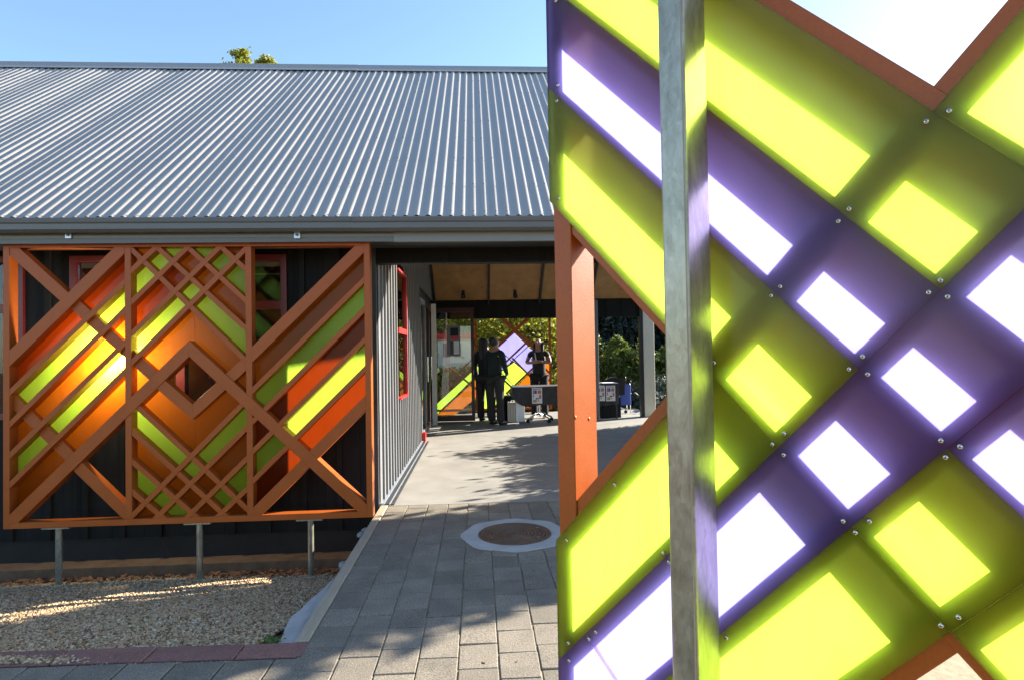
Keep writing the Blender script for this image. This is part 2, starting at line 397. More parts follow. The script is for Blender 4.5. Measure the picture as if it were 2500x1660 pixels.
def gsam(g, n):
    y = 2.62+(5.25-2.62)*g.random(n)**1.15; x = XC-.05-5.2*g.random(n)
    ok = (x > -1.28*y-.15) & (x < XC-.14)
    hx = XC+.085-.10-.20*np.clip((3.9-y)/1.25, 0, 1)      # the concrete haunch stays bare
    ok &= x < hx
    edge = -.055*(x-XC)
    ok &= y > 2.66+edge*.9
    x, y = x[ok], y[ok]
    z = -.50*np.clip((y-2.75)/2.45, 0, 1)-.012+g.random(len(x))*.012+.012*np.sin(x*3.1+y*2)*np.sin(y*4)
    ok2 = (y < 4.93+.05*np.sin(x*5)) | (g.random(len(x)) < .12)
    return np.stack([x, y, z], -1)[ok2]
gr = stones('gravel', 190000, gsam, .0066, M['pebble'], 3); tag(gr, kind='stuff')
# leaf litter by the foundation
def litter(g, n):
    x = XC-.1-3.8*g.random(n)**1.8; y = 4.85+.42*g.random(n)
    return np.stack([x, y, -.50*np.clip((y-2.75)/2.45, 0, 1)+.004+g.random(n)*.02], -1)
def leaves_mesh(name, P, size, m, seed, parent=None, flat=0.0, aspect=1.6, kind=None, light=None):
    """one small pointed leaf per point"""
    g = np.random.default_rng(seed); n = len(P)
    d = g.normal(size=(n, 3)); d[:, 2] *= (1-flat); d /= np.linalg.norm(d, axis=1)[:, None]+1e-9
    e = g.normal(size=(n, 3)); e -= d*(e*d).sum(1)[:, None]; e /= np.linalg.norm(e, axis=1)[:, None]+1e-9
    if flat > .5: e[:, 2] *= .3
    s = size*g.uniform(.6, 1.4, (n, 1))
    v = np.stack([P-d*s*aspect/2, P+e*s*.5, P+d*s*aspect/2, P-e*s*.5], 1)
    me = bpy.data.meshes.new(name)
    me.vertices.add(n*4); me.vertices.foreach_set('co', v.reshape(-1))
    me.loops.add(n*4); me.loops.foreach_set('vertex_index', np.arange(n*4, dtype=np.int32))
    me.polygons.add(n); me.polygons.foreach_set('loop_start', (np.arange(n)*4).astype(np.int32)); me.update(calc_edges=True)
    at = me.attributes.new('tint', 'FLOAT', 'FACE'); tv = np.clip(g.normal(.5, .25, n) if light is None else light+g.normal(0, .15, n), 0, 1)
    at.data.foreach_set('value', tv.astype(np.float32)); me.materials.append(m)
    o = link(name, me, parent)
    if parent is not None:
        o.location = -Vector(parent.location)
    if kind: o['kind'] = kind
    return o
leaves_mesh('leaf_litter', litter(np.random.default_rng(5), 900), .035, M['brown'], 6, flat=.8, kind='stuff')

# ------------------------------------------------------------------ paving
manc = on_z(1257, 1303.5, 0); MR = .39
def paver_mesh(name, a, b, m, seed):
    V, Fc = box_geo((-a/2, -b/2, -.05), (a/2, b/2, 0)); me = bpy.data.meshes.new(name)
    g = random.Random(seed); V = [(x+g.uniform(-.002, .002), y+g.uniform(-.002, .002), z+(g.uniform(-.0015, .0015) if z == 0 else 0)) for x, y, z in V]
    me.from_pydata(V, [], Fc); me.materials.append(m)
    bm_ = bmesh.new(); bm_.from_mesh(me)
    ed = [e for e in bm_.edges if all(v.co.z > -.02 for v in e.verts)] + [e for e in bm_.edges if abs(e.verts[0].co.z-e.verts[1].co.z) > .03]
    bmesh.ops.bevel(bm_, geom=ed, offset=.0035, segments=1, affect='EDGES'); bm_.to_mesh(me); bm_.free(); return me
PW, PL = .171, .207
pm = [paver_mesh('paver', PW-.0045, PL-.0045, M['paver'], i) for i in range(4)]
path = root('paved_path', 'grey concrete block path leading up to the breezeway slab', 'path', (XC+.9, 3.5, 0)); path['kind'] = 'structure'; del path['category']; del path['label']
TX = XC+.085                                   # inner side of the timber edging
cnt = 0
for i in range(13):
    x = TX + PW*(i+.5)
    off = (.0, .10, .045, .14, .03, .12, .06, .16, .08, .02, .13, .05, .1)[i]
    y = YW-.03-PL/2
    first = True
    # top partial course
    k = 0
    y = YW-.028-off
    while y-PL/2 > 2.02:
        yc = y-PL/2
        d = math.hypot(x-manc.x, (yc-manc.y))
        if d > MR-.12 and not (x < -.2 and yc < 2.3 and False):
            o = link('paver', pm[random.randrange(4)], path, (x-path.location.x+random.uniform(-.001, .001), yc-path.location.y, random.uniform(-.002, .002)))
            o.rotation_euler = (random.uniform(-.004, .004), random.uniform(-.004, .004), random.uniform(-.006, .006)); cnt += 1
        y -= PL
    if off > .02:                              # cut piece at the slab
        o = box('paver', (x-PW/2+.003, YW-.028-off+.003, -.05), (x+PW/2-.003, YW-.026, 0.0), M['paver'], path, bev=.004); cnt += 1
# red edging course and the grey course in front of it
def course(name, m, pA, pB, wid, ln, parent, n):
    A = on_z(*pA); B = on_z(*pB); t = (B-A).normalized(); nn = Vector((t.y, -t.x, 0))
    L_ = (B-A).length; me = paver_mesh(name, ln-.006, wid-.006, m, 40)
    k = 0; s = ln/2
    while s < L_ + .01 and k < n:
        p = B - t*s + nn*(wid/2); o = link(name, me, parent, Vector((p.x, p.y, random.uniform(-.0015, .0015)))-parent.location)
        o.rotation_euler = (0, 0, math.atan2(t.y, t.x)+random.uniform(-.003, .003)); s += ln; k += 1
red = root('red_paver_edging', 'x', 'x', (on_z(400, 1600).x, on_z(400, 1600).y, 0)); red['kind'] = 'structure'; del red['category']; del red['label']
course('red_paver', M['redpaver'], (-500, 1606), (812, 1562.5), .135, .39, red, 12)
course('paver', M['paver'], (-500, 1645), (790, 1603), .171, .207, path, 24)
course('paver', M['paver'], (-500, 1745), (740, 1692), .171, .207, path, 20)
tag(box('front_paving_bed', (-5, 1.2, -.3), (TX-.005, 2.72, -.02), M['sand']), kind='structure')
# timber edging board and the concrete haunch beside it
A, B = on_z(794.7, 1562), on_z(956, 1227)
tb = prism('timber_edging', [(TX-.068, A.y, .003), (TX-.005, A.y, .003), (TX-.005, YW+.05, .003), (TX-.068, YW+.05, .003)], (0, 0, -.16), M['timber'], bev=.004)
tag(tb, 'weathered timber board edging the left side of the paved path', 'edging board')
h = [on_z(684, 1572, -.04), on_z(794, 1563, -.012), on_z(880, 1385, -.05), on_z(862, 1390, -.2)]
hv = [(h[0].x, A.y-.01, -.03), (TX-.069, A.y-.01, -.008), (TX-.069, 4.9, -.03), (TX-.09, 4.6, -.30), (TX-.12, 3.8, -.08), (TX-.20, 3.2, -.05)]
hm = bmesh.new(); vs = [hm.verts.new(v) for v in hv]; hm.faces.new(vs)
bmesh.ops.triangulate(hm, faces=hm.faces[:]); bmesh.ops.subdivide_edges(hm, edges=hm.edges[:], cuts=4, use_grid_fill=True)
for v in hm.verts: v.co.z += random.uniform(-.004, .004); v.co.x += random.uniform(-.004, .004) if v.co.x < TX-.08 else 0
r_ = bmesh.ops.extrude_face_region(hm, geom=hm.faces[:]); bmesh.ops.translate(hm, verts=[e for e in r_['geom'] if isinstance(e, bmesh.types.BMVert)], vec=(0, 0, -.3))
me = bpy.data.meshes.new('concrete_haunch'); hm.normal_update(); hm.to_mesh(me); me.materials.append(M['concblue']); tag(link('concrete_haunch', me), kind='structure')
# lumps of spilt mortar beside the board
for i, (px_, py_) in enumerate(((882, 1305), (918, 1295), (868, 1378))):
    c = on_z(px_, py_, -.06); bm_ = bmesh.new(); bmesh.ops.create_icosphere(bm_, subdivisions=2, radius=.035)
    for v in bm_.verts: v.co *= random.uniform(.8, 1.15); v.co.z *= .8
    me = bpy.data.meshes.new('mortar_lump'); bm_.to_mesh(me); bm_.free(); me.materials.append(M['earth'] if False else M['fascialight'])
    for p in me.polygons: p.use_smooth = True
    c.x = min(c.x, TX-.10); tag(link('mortar_lump', me, None, c), ['pale mortar lump against the timber edging, farthest from the red pavers', 'pale mortar lump close under the building corner', 'pale mortar lump at the narrow end of the concrete haunch'][i], 'mortar lump', 'spilt mortar lumps')
tag(leaves_mesh('grass_tuft', np.stack([RNG.normal(h[0].x-.03, .028, 260), RNG.normal(A.y+.04, .02, 260), RNG.uniform(-.03, .006, 260)], -1), .006, M['leafs'], 9, aspect=2.5), 'tuft of green grass at the near corner of the concrete haunch', 'grass tuft')

# manhole
mh = root('manhole', 'round rusty cast iron manhole cover in an octagonal pale concrete surround', 'manhole cover', (manc.x, manc.y, 0))
b = MB(); n = 10; Ri, Ro = .262, .40
V = []; 
for r_, z in ((Ri, -.06), (Ri, .006), (Ro, .006), (Ro, -.06)):
    for k in range(40):
        an = 2*math.pi*(k+.5)/40
        rr = r_
        if r_ == Ro:
            a8 = (an % (2*math.pi/8))-math.pi/8; rr = Ro*math.cos(math.pi/8)/math.cos(a8)*1.0
        V.append((manc.x+rr*math.cos(an), manc.y+rr*math.sin(an), z))
Fc = [(i*40+k, i*40+(k+1) % 40, ((i+1) % 4)*40+(k+1) % 40, ((i+1) % 4)*40+k) for i in range(4) for k in range(40)]
mesh('surround', V, Fc, M['concblue'], mh)
prof = [(.001, .004)]
for k in range(1, 10):
    r_ = .262*k/10; prof += [(r_-.010, .004), (r_-.006, .010), (r_+.002, .010), (r_+.006, .004)]
prof += [(.246, .004), (.250, .011), (.259, .011), (.259, -.05)]
b = MB(); b.lathe(prof[::-1], (manc.x, manc.y, 0), 48); b.build('cover', M['iron'], mh, smooth=False)
for an in (.5, 3.7, 5.6):
    b = MB(); b.lathe([(.012, .004), (.012, .0135), (.004, .0145)], (manc.x+.2*math.cos(an), manc.y+.2*math.sin(an), 0), 10); b.build('lifting_key_boss', M['chrome'], mh)

# ================================================================== THE BUILDING
bd = root('school_building', 'long low building with corrugated grey steel gable roof and charcoal walls', 'building', (XC-3, 8.2, 0))
XL = -9.0
# facade boards with battens
ZT = 2.45
holes = []   # windows: (px left, px right, z0, z1)
win = [(-260, 62, 'w0'), (175, 272, 'w1'), (350, 545, 'w2'), (566, 703, 'w3')]
wz1 = on_y(400, 625, YW).z; wz0 = on_y(400, 1015, YW).z
edges = []
for a_, c_, _ in win: edges.append((on_y(a_, 800, YW).x, on_y(c_, 800, YW).x))
# wall panels between the windows, each a board-and-batten sheet; battens are separate strips
def wallpiece(x0, x1, z0, z1):
    box('wall_board', (x0, YW, z0), (x1, YW+.09, z1), M['clad'], bd)
xs = [XL] + [v for e in edges for v in e] + [XC-.045]
for i in range(0, len(xs), 2): 
    x = xs[i]
    while x < xs[i+1]-.02:
        x2 = min(x+.30, xs[i+1]); wallpiece(x+.001, x2-.001, -.20, ZT); x = x2
for (x0, x1) in edges:
    wallpiece(x0+.001, x1-.001, -.20, wz0); wallpiece(x0+.001, x1-.001, wz1, ZT)
x = XL+.3
while x < XC-.1:
    if not any(x0-.03 < x < x1+.03 for x0, x1 in edges): box('batten', (x-.022, YW-.022, -.20), (x+.022, YW-.001, ZT-.02), M['clad'], bd)
    else:
        box('batten', (x-.022, YW-.022, -.20), (x+.022, YW-.001, wz0-.06), M['clad'], bd)
    x += .30
box('corner_board', (XC-.045, YW-.03, -.20), (XC+.004, YW+.12, ZT), M['darksteel'], bd)
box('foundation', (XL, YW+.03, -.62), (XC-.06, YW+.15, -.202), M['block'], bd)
box('earth_bank', (XL, YW-.16, -.66), (XC-.08, YW+.03, -.39), M['earth'])['kind'] = 'structure'
for i, ((x0, x1), (_, _, nm)) in enumerate(zip(edges, win)):
    f = MB(); t_ = .05; y0, y1 = YW-.03, YW+.05
    f.box((x0, y0, wz0), (x0+t_, y1, wz1)).box((x1-t_, y0, wz0), (x1, y1, wz1)).box((x0+t_, y0, wz1-t_), (x1-t_, y1, wz1)).box((x0+t_, y0, wz0), (x1-t_, y1, wz0+t_))
    wf = f.build('window', M['maroon'], bd)
    zt = on_y(700, 745, YW).z
    box('transom', (x0+t_, y0+.008, zt-.035), (x1-t_, y1-.008, zt+.035), M['maroon'], wf)
    if nm == 'w2':
        a_, c_ = on_y(433, 900, YW).x, on_y(454, 900, YW).x; box('mullion', (a_, y0+.004, wz0+t_), (c_, y1-.004, zt-.036), M['maroon'], wf)
    box('pane', (x0+t_, YW+.01, zt+.036), (x1-t_, YW+.016, wz1-t_), M['glass'], wf)
    box('pane', (x0+t_, YW+.01, wz0+t_), (x1-t_, YW+.016, zt-.036), M['glass'], wf)
    if nm in ('w1', 'w3'):
        for k, zz in enumerate((wz1-.13, wz1-.42)):
            box('blind_slat', (x0+t_, YW+.30, zz), (x1-t_, YW+.31, zz+(.05 if k else .012)), M['dim'], wf)
# room behind the windows
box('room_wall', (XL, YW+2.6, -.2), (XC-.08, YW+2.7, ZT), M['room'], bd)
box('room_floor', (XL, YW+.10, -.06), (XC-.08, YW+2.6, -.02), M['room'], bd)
# soffit, fascia, gutter
g0 = on_y(0, 532, 4.62); g1 = on_y(1330, 526.5, 4.62); ZG = (g0.z+g1.z)/2
fa0, fa1 = on_y(700, 574, 4.72).z, on_y(700, 589, 4.72).z
ZF0 = on_y(1100, 589, 4.72).z
box('soffit', (XL, 4.80, ZF0+.035), (XR, YW-.03, ZF0+.05), M['darksteel'], bd)
xj = on_y(960, 570, 4.72).x
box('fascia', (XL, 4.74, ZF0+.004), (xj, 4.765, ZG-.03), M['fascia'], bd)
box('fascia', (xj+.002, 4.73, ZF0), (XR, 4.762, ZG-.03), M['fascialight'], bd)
gp = [(4.735, ZG-.10), (4.66, ZG-.105), (4.635, ZG-.085), (4.632, ZG-.045), (4.622, ZG-.035), (4.615, ZG-.006), (4.622, ZG), (4.634, ZG), (4.634, ZG-.02), (4.728, ZG-.02)]
def run(name, prof, x0, x1, m, parent):
    return prism(name, [(x0, y, z) for y, z in prof], (x1-x0, 0, 0), m, parent)
run('gutter', gp, XL, xj-.3, M['gutter'], bd); run('gutter', [(y-.002, z-.002) for y, z in gp], xj-.299, XR, M['gutter'], bd)
box('gutter_lip', (XL, 4.735, ZG-.135), (XR, 4.752, ZG-.112), M['fascialight'], bd)
# roof sheets
YE = 4.675; YR = 8.45; ZE = ZG+.010
rg = on_y(660, 160, YR); ZR = rg.z-.03
TAN = (ZR-ZE)/(YR-YE)
PITCHR = .0885; AMP = .0082
def roofsheet(x0, n, lap):
    ph0, am = random.uniform(-.6, .6), random.uniform(.003, .0055)
    V = []; Fc = []; seg = 10; N_ = n*seg
    nrm = Vector((0, -TAN, 1)).normalized()
    for i in range(N_+1):
        x = x0 + i*PITCHR/seg; ph = 2*math.pi*i/seg
        c = math.cos(ph); hgt = AMP*(2*((1+c)/2)**1.35-1)+lap + am*math.sin(2*math.pi*i/N_+ph0)
        for (y, z) in ((YE, ZE), (YR, ZR)):
            V.append(Vector((x, y, z))+nrm*hgt)
    for i in range(N_): Fc.append((2*i, 2*i+2, 2*i+3, 2*i+1))
    return V, Fc
ns = 9; x = XR - 16*ns*PITCHR
k = 0
while x < XR-.05:
    V, Fc = roofsheet(x-.5*PITCHR*0, ns, .0016*(k % 2)); o = mesh('roof_sheet', V, Fc, M['roof'], bd, smooth=True); x += ns*PITCHR; k += 1
XLR = XR - 16*ns*PITCHR
prism('roof_slope', [(XLR, YE+.03, ZE-.02), (XR, YE+.03, ZE-.02), (XR, YR, ZR-.03), (XLR, YR, ZR-.03)], (0, 0, -.05), M['rafter'], bd)
prism('roof_slope', [(XLR, YR, ZR-.03), (XR, YR, ZR-.03), (XR, 2*YR-YE, ZE-.02), (XLR, 2*YR-YE, ZE-.02)], (0, 0, -.05), M['roof'], bd)
sc = MB(); nrm = Vector((0, -TAN, 1)).normalized(); tl = Vector((0, 1, TAN)).normalized(); Ls = math.hypot(YR-YE, ZR-ZE)
nr = int((XR-XLR)/PITCHR)
for row, fr in enumerate((.016, .13, .26, .38, .50, .62, .74, .86, .97)):
    for i in range(nr):
        if row > 0 and (i % 3 == (0 if row % 2 else 1)): continue
        p = Vector((XLR+i*PITCHR, YE, ZE)) + tl*Ls*fr + nrm*(AMP+.001)
        sc.add([p+Vector((.009*math.cos(a), .009*math.sin(a), 0))+nrm*0 for a in (0, 1.57, 3.14, 4.71)]+[p+nrm*.008], [(0, 1, 4), (1, 2, 4), (2, 3, 4), (3, 0, 4)])
o = sc.build('roof_screws', M['gutter'], bd); o['kind'] = 'stuff'
# ridge capping with a rolled top
rp_ = [(YR-.17, ZR-.17*TAN+.020), (YR-.165, ZR-.17*TAN+.030), (YR-.05, ZR+.0), (YR-.03, ZR+.035), (YR, ZR+.05), (YR+.03, ZR+.035), (YR+.05, ZR), (YR+.17, ZR-.12), (YR+.17, ZR-.14), (YR, ZR+.0)]
run('ridge_cap', rp_, XLR, -1.6, M['roof'], bd); run('ridge_cap', [(y-.002, z-.004) for y, z in rp_], -1.6, XR, M['roof'], bd)
# breezeway: lintel beam, side wall, ceiling, posts
zl = on_y(1150, 636, YW).z
x = XC+.005
while x < XR-.05:
    box('lintel_board', (x, YW, zl), (min(x+.298, XR), YW+.09, ZT), M['clad'], bd)
    box('batten', (x-.018, YW-.016, zl+.002), (x+.018, YW-.001, ZT), M['clad'], bd); x += .30
box('lintel_trim', (XC+.005, YW-.02, zl-.022), (XR, YW+.10, zl-.001), M['clad'], bd)
# side wall: ribbed steel
def ribbed(name, y0, y1, z0f, z1f, parent):
    V = []; Fc = []; prof = []; y = y0; P_ = .19
    while y < y1-1e-6:
        for dy, h_ in ((0, 0), (.120, 0), (.122, .018), (.158, .018), (.184, 0)):
            if y+dy <= y1: prof.append((y+dy, h_))
        y += P_
    prof.append((y1, 0))
    for y, h_ in prof:
        V += [(XC+.012+h_, y, z0f), (XC+.012+h_, y, z1f)]
    for i in range(len(prof)-1): Fc.append((2*i, 2*i+2, 2*i+3, 2*i+1))
    return mesh(name, V, Fc, M['steelclad'], parent)
SWY0, SWY1 = 6.42, 7.15
swt = 2.22; swb = on_y(995, 968, 6.9).z
zslope = lambda y: ZE-.12 + TAN*(min(y, 2*YR-y)-YE)
ribbed('wall_sheet', YW+.03, SWY0, .02, 2.3, bd); ribbed('wall_sheet', SWY0, SWY1, .02, swb, bd); ribbed('wall_sheet', SWY1, 8.9, .02, 2.3, bd)
y_ = YW+.13
while y_ < 11.3:                       # upper cladding follows the slope of the ceiling
    y2_ = min(y_+.76, 11.45); zt_ = min(zslope(y_), zslope(y2_))-.12
    if zt_ > 2.36: ribbed('wall_sheet', y_, y2_, 2.302, zt_, bd)
    y_ = y2_
box('wall_core', (XC-.06, YW+.13, -.2), (XC-.01, SWY0, 2.45), M['darksteel'], bd); box('wall_core', (XC-.06, SWY0, -.2), (XC-.01, SWY1, swb), M['darksteel'], bd)
box('wall_core', (XC-.06, SWY1, -.2), (XC-.01, 8.9, 2.5), M['darksteel'], bd); box('wall_core', (XC-.06, 8.9, 2.2), (XC-.01, YB, 2.4), M['darksteel'], bd)
f = MB(); t_ = .022
f.box((XC-.0, SWY0, swb), (XC+.014, SWY0+t_, swt)).box((XC, SWY1-t_, swb), (XC+.045, SWY1, swt)).box((XC, SWY0+t_, swt-t_), (XC+.045, SWY1-t_, swt)).box((XC, SWY0+t_, swb), (XC+.05, SWY1-t_, swb+t_))
sw = f.build('window', M['red'], bd); zt = on_y(985, 810, 6.9).z
box('transom', (XC+.003, SWY0+t_, zt-.03), (XC+.042, SWY1-t_, zt+.03), M['red'], sw)
box('pane', (XC+.012, SWY0+t_, swb+t_), (XC+.018, SWY1-t_, zt-.031), M['glass'], sw); box('pane', (XC+.012, SWY0+t_, zt+.031), (XC+.018, SWY1-t_, swt-t_), M['glass'], sw)
# floor flashing at the foot of the side wall
box('floor_flashing', (XC+.0, YW+.0, .001), (XC+.045, 8.95, .018), M['alu'], bd); box('floor_channel', (XC+.047, YW+.0, .001), (XC+.085, 8.95, .010), M['darksteel'], bd)
box('floor_flashing', (XC+.087, YW, .001), (XC+.097, 8.95, .014), M['alu'], bd); box('floor_channel', (XC+.099, YW, .001), (XC+.13, 8.95, .008), M['darksteel'], bd)
box('door_sill', (XC+.0, 8.96, .001), (XC+.08, 9.10, .13), M['red'], bd)
# glazed doors along the side beyond the wall
for i, (a_, c_) in enumerate(((9.0, 9.78), (9.8, 10.58), (10.6, 11.4))):
    f = MB(); f.box((XC-.02, a_, .02), (XC+.03, a_+.07, 2.15)).box((XC-.02, c_-.07, .02), (XC+.03, c_, 2.15)).box((XC-.02, a_+.07, .02), (XC+.03, c_-.07, .12)).box((XC-.02, a_+.07, 2.07), (XC+.03, c_-.07, 2.15))
    dd = f.build('door', M['maroondark'] if i else M['greypost'], bd); box('pane', (XC, a_+.07, .12), (XC+.006, c_-.07, 2.07), M['glass'], dd)
    b = MB(); b.tube([(XC+.07, c_-.12, .85), (XC+.07, c_-.12, 1.25)], .012, 8); b.build('handle', M['chrome'], dd)
# back glazed door facing the camera
YD = 11.45
def q(px_, py_, Y=YD): return on_y(px_, py_, Y)
a_, c_ = q(1053, 1000).x, q(1160, 1000).x; zt_, zb_ = q(1100, 752).z, 0.012
ga, gc = q(1066, 900).x, q(1150.5, 900).x; gt, gb = q(1100, 763).z, q(1100, 1014).z
f = MB(); f.box((a_, YD, zb_), (ga, YD+.06, zt_)).box((gc, YD, zb_), (c_, YD+.06, zt_)).box((ga, YD, gt), (gc, YD+.06, zt_)).box((ga, YD, zb_), (gc, YD+.06, gb))
dd = f.build('door', M['maroondark'], bd); box('pane', (ga, YD+.02, gb), (gc, YD+.026, gt), M['glass'], dd)
b = MB(); hx = q(1155, 900).x; b.tube([(hx, YD-.03, .9), (hx, YD-.03, 1.2)], .01, 8); b.build('handle', M['chrome'], dd)
box('door_post', (XC-.05, YD-.0, 0), (a_-.002, YD+.08, 2.2), M['maroondark'], bd)
box('reveal_post', (XC+.035, YD-.5, 0), (XC+.12, YD-.42, 2.2), M['post'], bd)
# rear beam
zb0 = q(1300, 776).z; zb1 = q(1300, 738).z
x = c_+.002; x0_ = a_
while x0_ < XR-.03:
    box('beam_board', (x0_, YD+.08, zb0), (min(x0_+.31, XR)-.003, YD+.16, zb1+.12), M['clad'], bd)
    box('batten', (x0_-.015, YD+.066, zb0+.002), (x0_+.015, YD+.079, zb1+.1), M['clad'], bd); x0_ += .31
# ceiling panels and rafters on both slopes
raf = [q(1060, 730).x, q(1193, 730).x, q(1318, 730).x, q(1443, 730).x, q(1568, 730).x, q(1690, 730).x, q(1812, 730).x]
raf = [raf[0]] + [raf[1]+(raf[2]-raf[1])*k for k in range(0, 4)]
zc0 = zb1+.02
def cz(y): return zc0 + TAN*(YD+.08-y)
for i in range(len(raf)):
    xa = raf[i]; xb = raf[i+1] if i+1 < len(raf) else XR-.02
    if xa > XR: break
    prism('ceiling_panel', [(xa+.022, YD+.07, cz(YD+.07)+.03), (min(xb, XR)-.022, YD+.07, cz(YD+.07)+.03), (min(xb, XR)-.022, YR, cz(YR)+.03), (xa+.022, YR, cz(YR)+.03)], (0, 0, .02), M['ply'], bd)
    prism('ceiling_panel', [(xa+.022, YW+.1, cz(2*YR-YW-.1)+.03), (min(xb, XR)-.022, YW+.1, cz(2*YR-YW-.1)+.03), (min(xb, XR)-.022, YR, cz(YR)+.03), (xa+.022, YR, cz(YR)+.03)], (0, 0, .02), M['ply'], bd)
    prism('rafter', [(xa-.022, YD+.08, cz(YD+.08)-.05), (xa+.020, YD+.08, cz(YD+.08)-.05), (xa+.020, YR, cz(YR)-.05), (xa-.022, YR, cz(YR)-.05)], (0, 0, .12), M['rafter'], bd)
    prism('rafter', [(xa-.022, YW+.1, cz(2*YR-YW-.1)-.05), (xa+.020, YW+.1, cz(2*YR-YW-.1)-.05), (xa+.020, YR, cz(YR)-.05), (xa-.022, YR, cz(YR)-.05)], (0, 0, .12), M['rafter'], bd)
prism('ceiling_panel', [(XC-.05, YD+.07, cz(YD+.07)+.03), (raf[0]-.024, YD+.07, cz(YD+.07)+.03), (raf[0]-.024, YR, cz(YR)+.03), (XC-.05, YR, cz(YR)+.03)], (0, 0, .02), M['ply'], bd)
# barge boards added on the right verge, deepened at the ridge to cut the sun
for (ya, za, yb, zb) in ((YE, ZE-.03, YR, ZR-.04), (YR, ZR-.04, 2*YR-YE, ZE-.03)):
    prism('barge_board', [(XR+.002, ya, za), (XR+.002, yb, zb), (XR+.002, yb, zb-.62), (XR+.002, ya, za-.30)] if ya < 6 else [(XR+.002, ya, za), (XR+.002, yb, zb), (XR+.002, yb, zb-.30), (XR+.002, ya, za-.62)], (.03, 0, 0), M['fascia'], bd)
# spotlights on the ceiling slope
for i, (px_, py_) in enumerate(((1131, 713), (1257.5, 712))):
    # meet the ceiling slope
    d = ray(px_, py_); t_ = (zc0+TAN*(YD+.08)-EYE.z+.02)/(d.z+TAN*d.y); P = EYE+d*t_
    sp = root('spotlight', ['small black ceiling spotlight above the two people in dark trousers', 'small black ceiling spotlight above the woman with folded arms'][i], 'spotlight', P, 'ceiling spotlights in the breezeway')
    b = MB(); b.lathe([(.03, .03), (.03, -.03), (.012, -.035), (.012, -.06)], P, 12); b.build('base', M['rafter'], sp)
    b = MB(); b.tube([P+Vector((0, .02, -.055)), P+Vector((0, -.02, -.075)), P+Vector((0, -.06, -.10))], [.035, .042, .045], 12); b.build('lamp_head', M['black'], sp)
# ================================================================== FAR SCREEN
fs = Plane2((0, YS), 0.0)
c = fs.px(450, 1276); fr = root('timber_lattice_screen', 'orange timber lattice screen with lime and orange panes standing before the charcoal wall', 'lattice screen', (c[0], YS, gz(0, YS)))
TL, TR, BL, BR = fs.px(5.5, 590.5), fs.px(901, 587), fs.px(9, 1292), fs.px(911, 1261)
x0, x1 = (TL[0]+BL[0])/2, (TR[0]+BR[0])/2; z1, z0 = (TL[1]+TR[1])/2, (BL[1]+BR[1])/2
print('far screen', x0, x1, z0, z1)
W = .046; D = .09
mx1 = sum(fs.px(x_, y_)[0] for x_, y_ in ((311, 715), (313.5, 1100)))/2; mx2 = sum(fs.px(x_, y_)[0] for x_, y_ in ((606.5, 715), (609, 1100)))/2
def FB(poly, lvl=0, back=None, rec=0, nm='lattice_board'):
    o = fs.slab(nm, poly, rec+.0008*lvl, (D if back is None else back)-.0006*lvl, M['paint'], fr, bev=.0012); return o
FB([(x0, z0), (x0+W, z0), (x0+W, z1), (x0, z1)], 0, nm='stile'); FB([(x1-W, z0), (x1, z0), (x1, z1), (x1-W, z1)], 0, nm='stile')
FB([(x0+W, z1-W), (x1-W, z1-W), (x1-W, z1), (x0+W, z1)], 0, nm='rail'); FB([(x0+W, z0), (x1-W, z0), (x1-W, z0+W), (x0+W, z0+W)], 0, nm='rail')
for mx in (mx1, mx2): FB([(mx-W/2, z0+W), (mx+W/2, z0+W), (mx+W/2, z1-W), (mx-W/2, z1-W)], 3, nm='stile')
RL = (x0+W, z0+W, mx1-W/2, z1-W); RM = (mx1+W/2, z0+W, mx2-W/2, z1-W); RRr = (mx2+W/2, z0+W, x1-W, z1-W); RA = (x0+W, z0+W, x1-W, z1-W)
# inner plane for recessed shadows: traced on the photograph, front faces
def ln(a, b): return fs.px(*a), fs.px(*b)
TH, BG = .038, .088
lev = [4]
def thin(a, b, rect, wd=TH, rec=0, ext=.25, clips=(), nm='lattice_board', lvl=None):
    p, q_ = ln(a, b); poly = board2(p, q_, wd, rect, ext)
    for (ca, cb, sd) in clips: poly = clip(poly, ca, cb, sd)
    lev[0] += 1
    return FB(poly, (lev[0] if lvl is None else lvl), rec=rec, nm=nm)
apex = fs.px(461.7, 851); bl = fs.px(37.5, 1262); br = fs.px(884, 1239)
# the two wide boards crossing bays (front most)
bigL = board2(bl, apex, BG, RA, .12); bigR = board2(apex, br, BG, RA, .12)
vcut = ((apex[0], apex[1]-1), (apex[0], apex[1]+1))
bigL = clip(bigL, vcut[0], vcut[1], 1); bigR = clip(bigR, vcut[0], vcut[1], -1)
fs.slab('wide_board', bigL, -.0030, D+.002, M['paint'], fr, bev=.0012); fs.slab('wide_board', bigR, -.0026, D+.0024, M['paint'], fr, bev=.0012)
# helper: clip below/above the wide boards
def below_big(poly, left): return poly
# left bay
Lb = [((20.6, 876.7), (292, 611)), ((20.6, 959.5), (304.5, 688)), ((22, 1036), (304.5, 756.5)), ((22, 1112), (304.5, 837)), ((22, 1184), (304.5, 906))]
thin(*Lb[0], RL, wd=BG, lvl=1, nm='wide_board')
for k, l in enumerate(Lb[1:]): thin(*l, RL, lvl=2)
dL = ln((33, 614), (369.7, 919)); p0_, p1_ = dL
L1 = ln(*Lb[0])
poly = board2(p0_, p1_, BG, RL, .2); front = clip(poly, L1[0], L1[1], 1); backp = clip(poly, L1[0], L1[1], -1)
FB(front, 6, nm='wide_board'); FB(clip(backp, bl, apex, 1), 6, rec=.03, nm='wide_board')
poly = board2(p0_, p1_, BG, RM, .2); FB(clip(poly, bl, apex, 1), 6, rec=.03, nm='wide_board')
dB = ln((27, 986), (300, 1250)); poly = board2(dB[0], dB[1], BG, RL, .2)
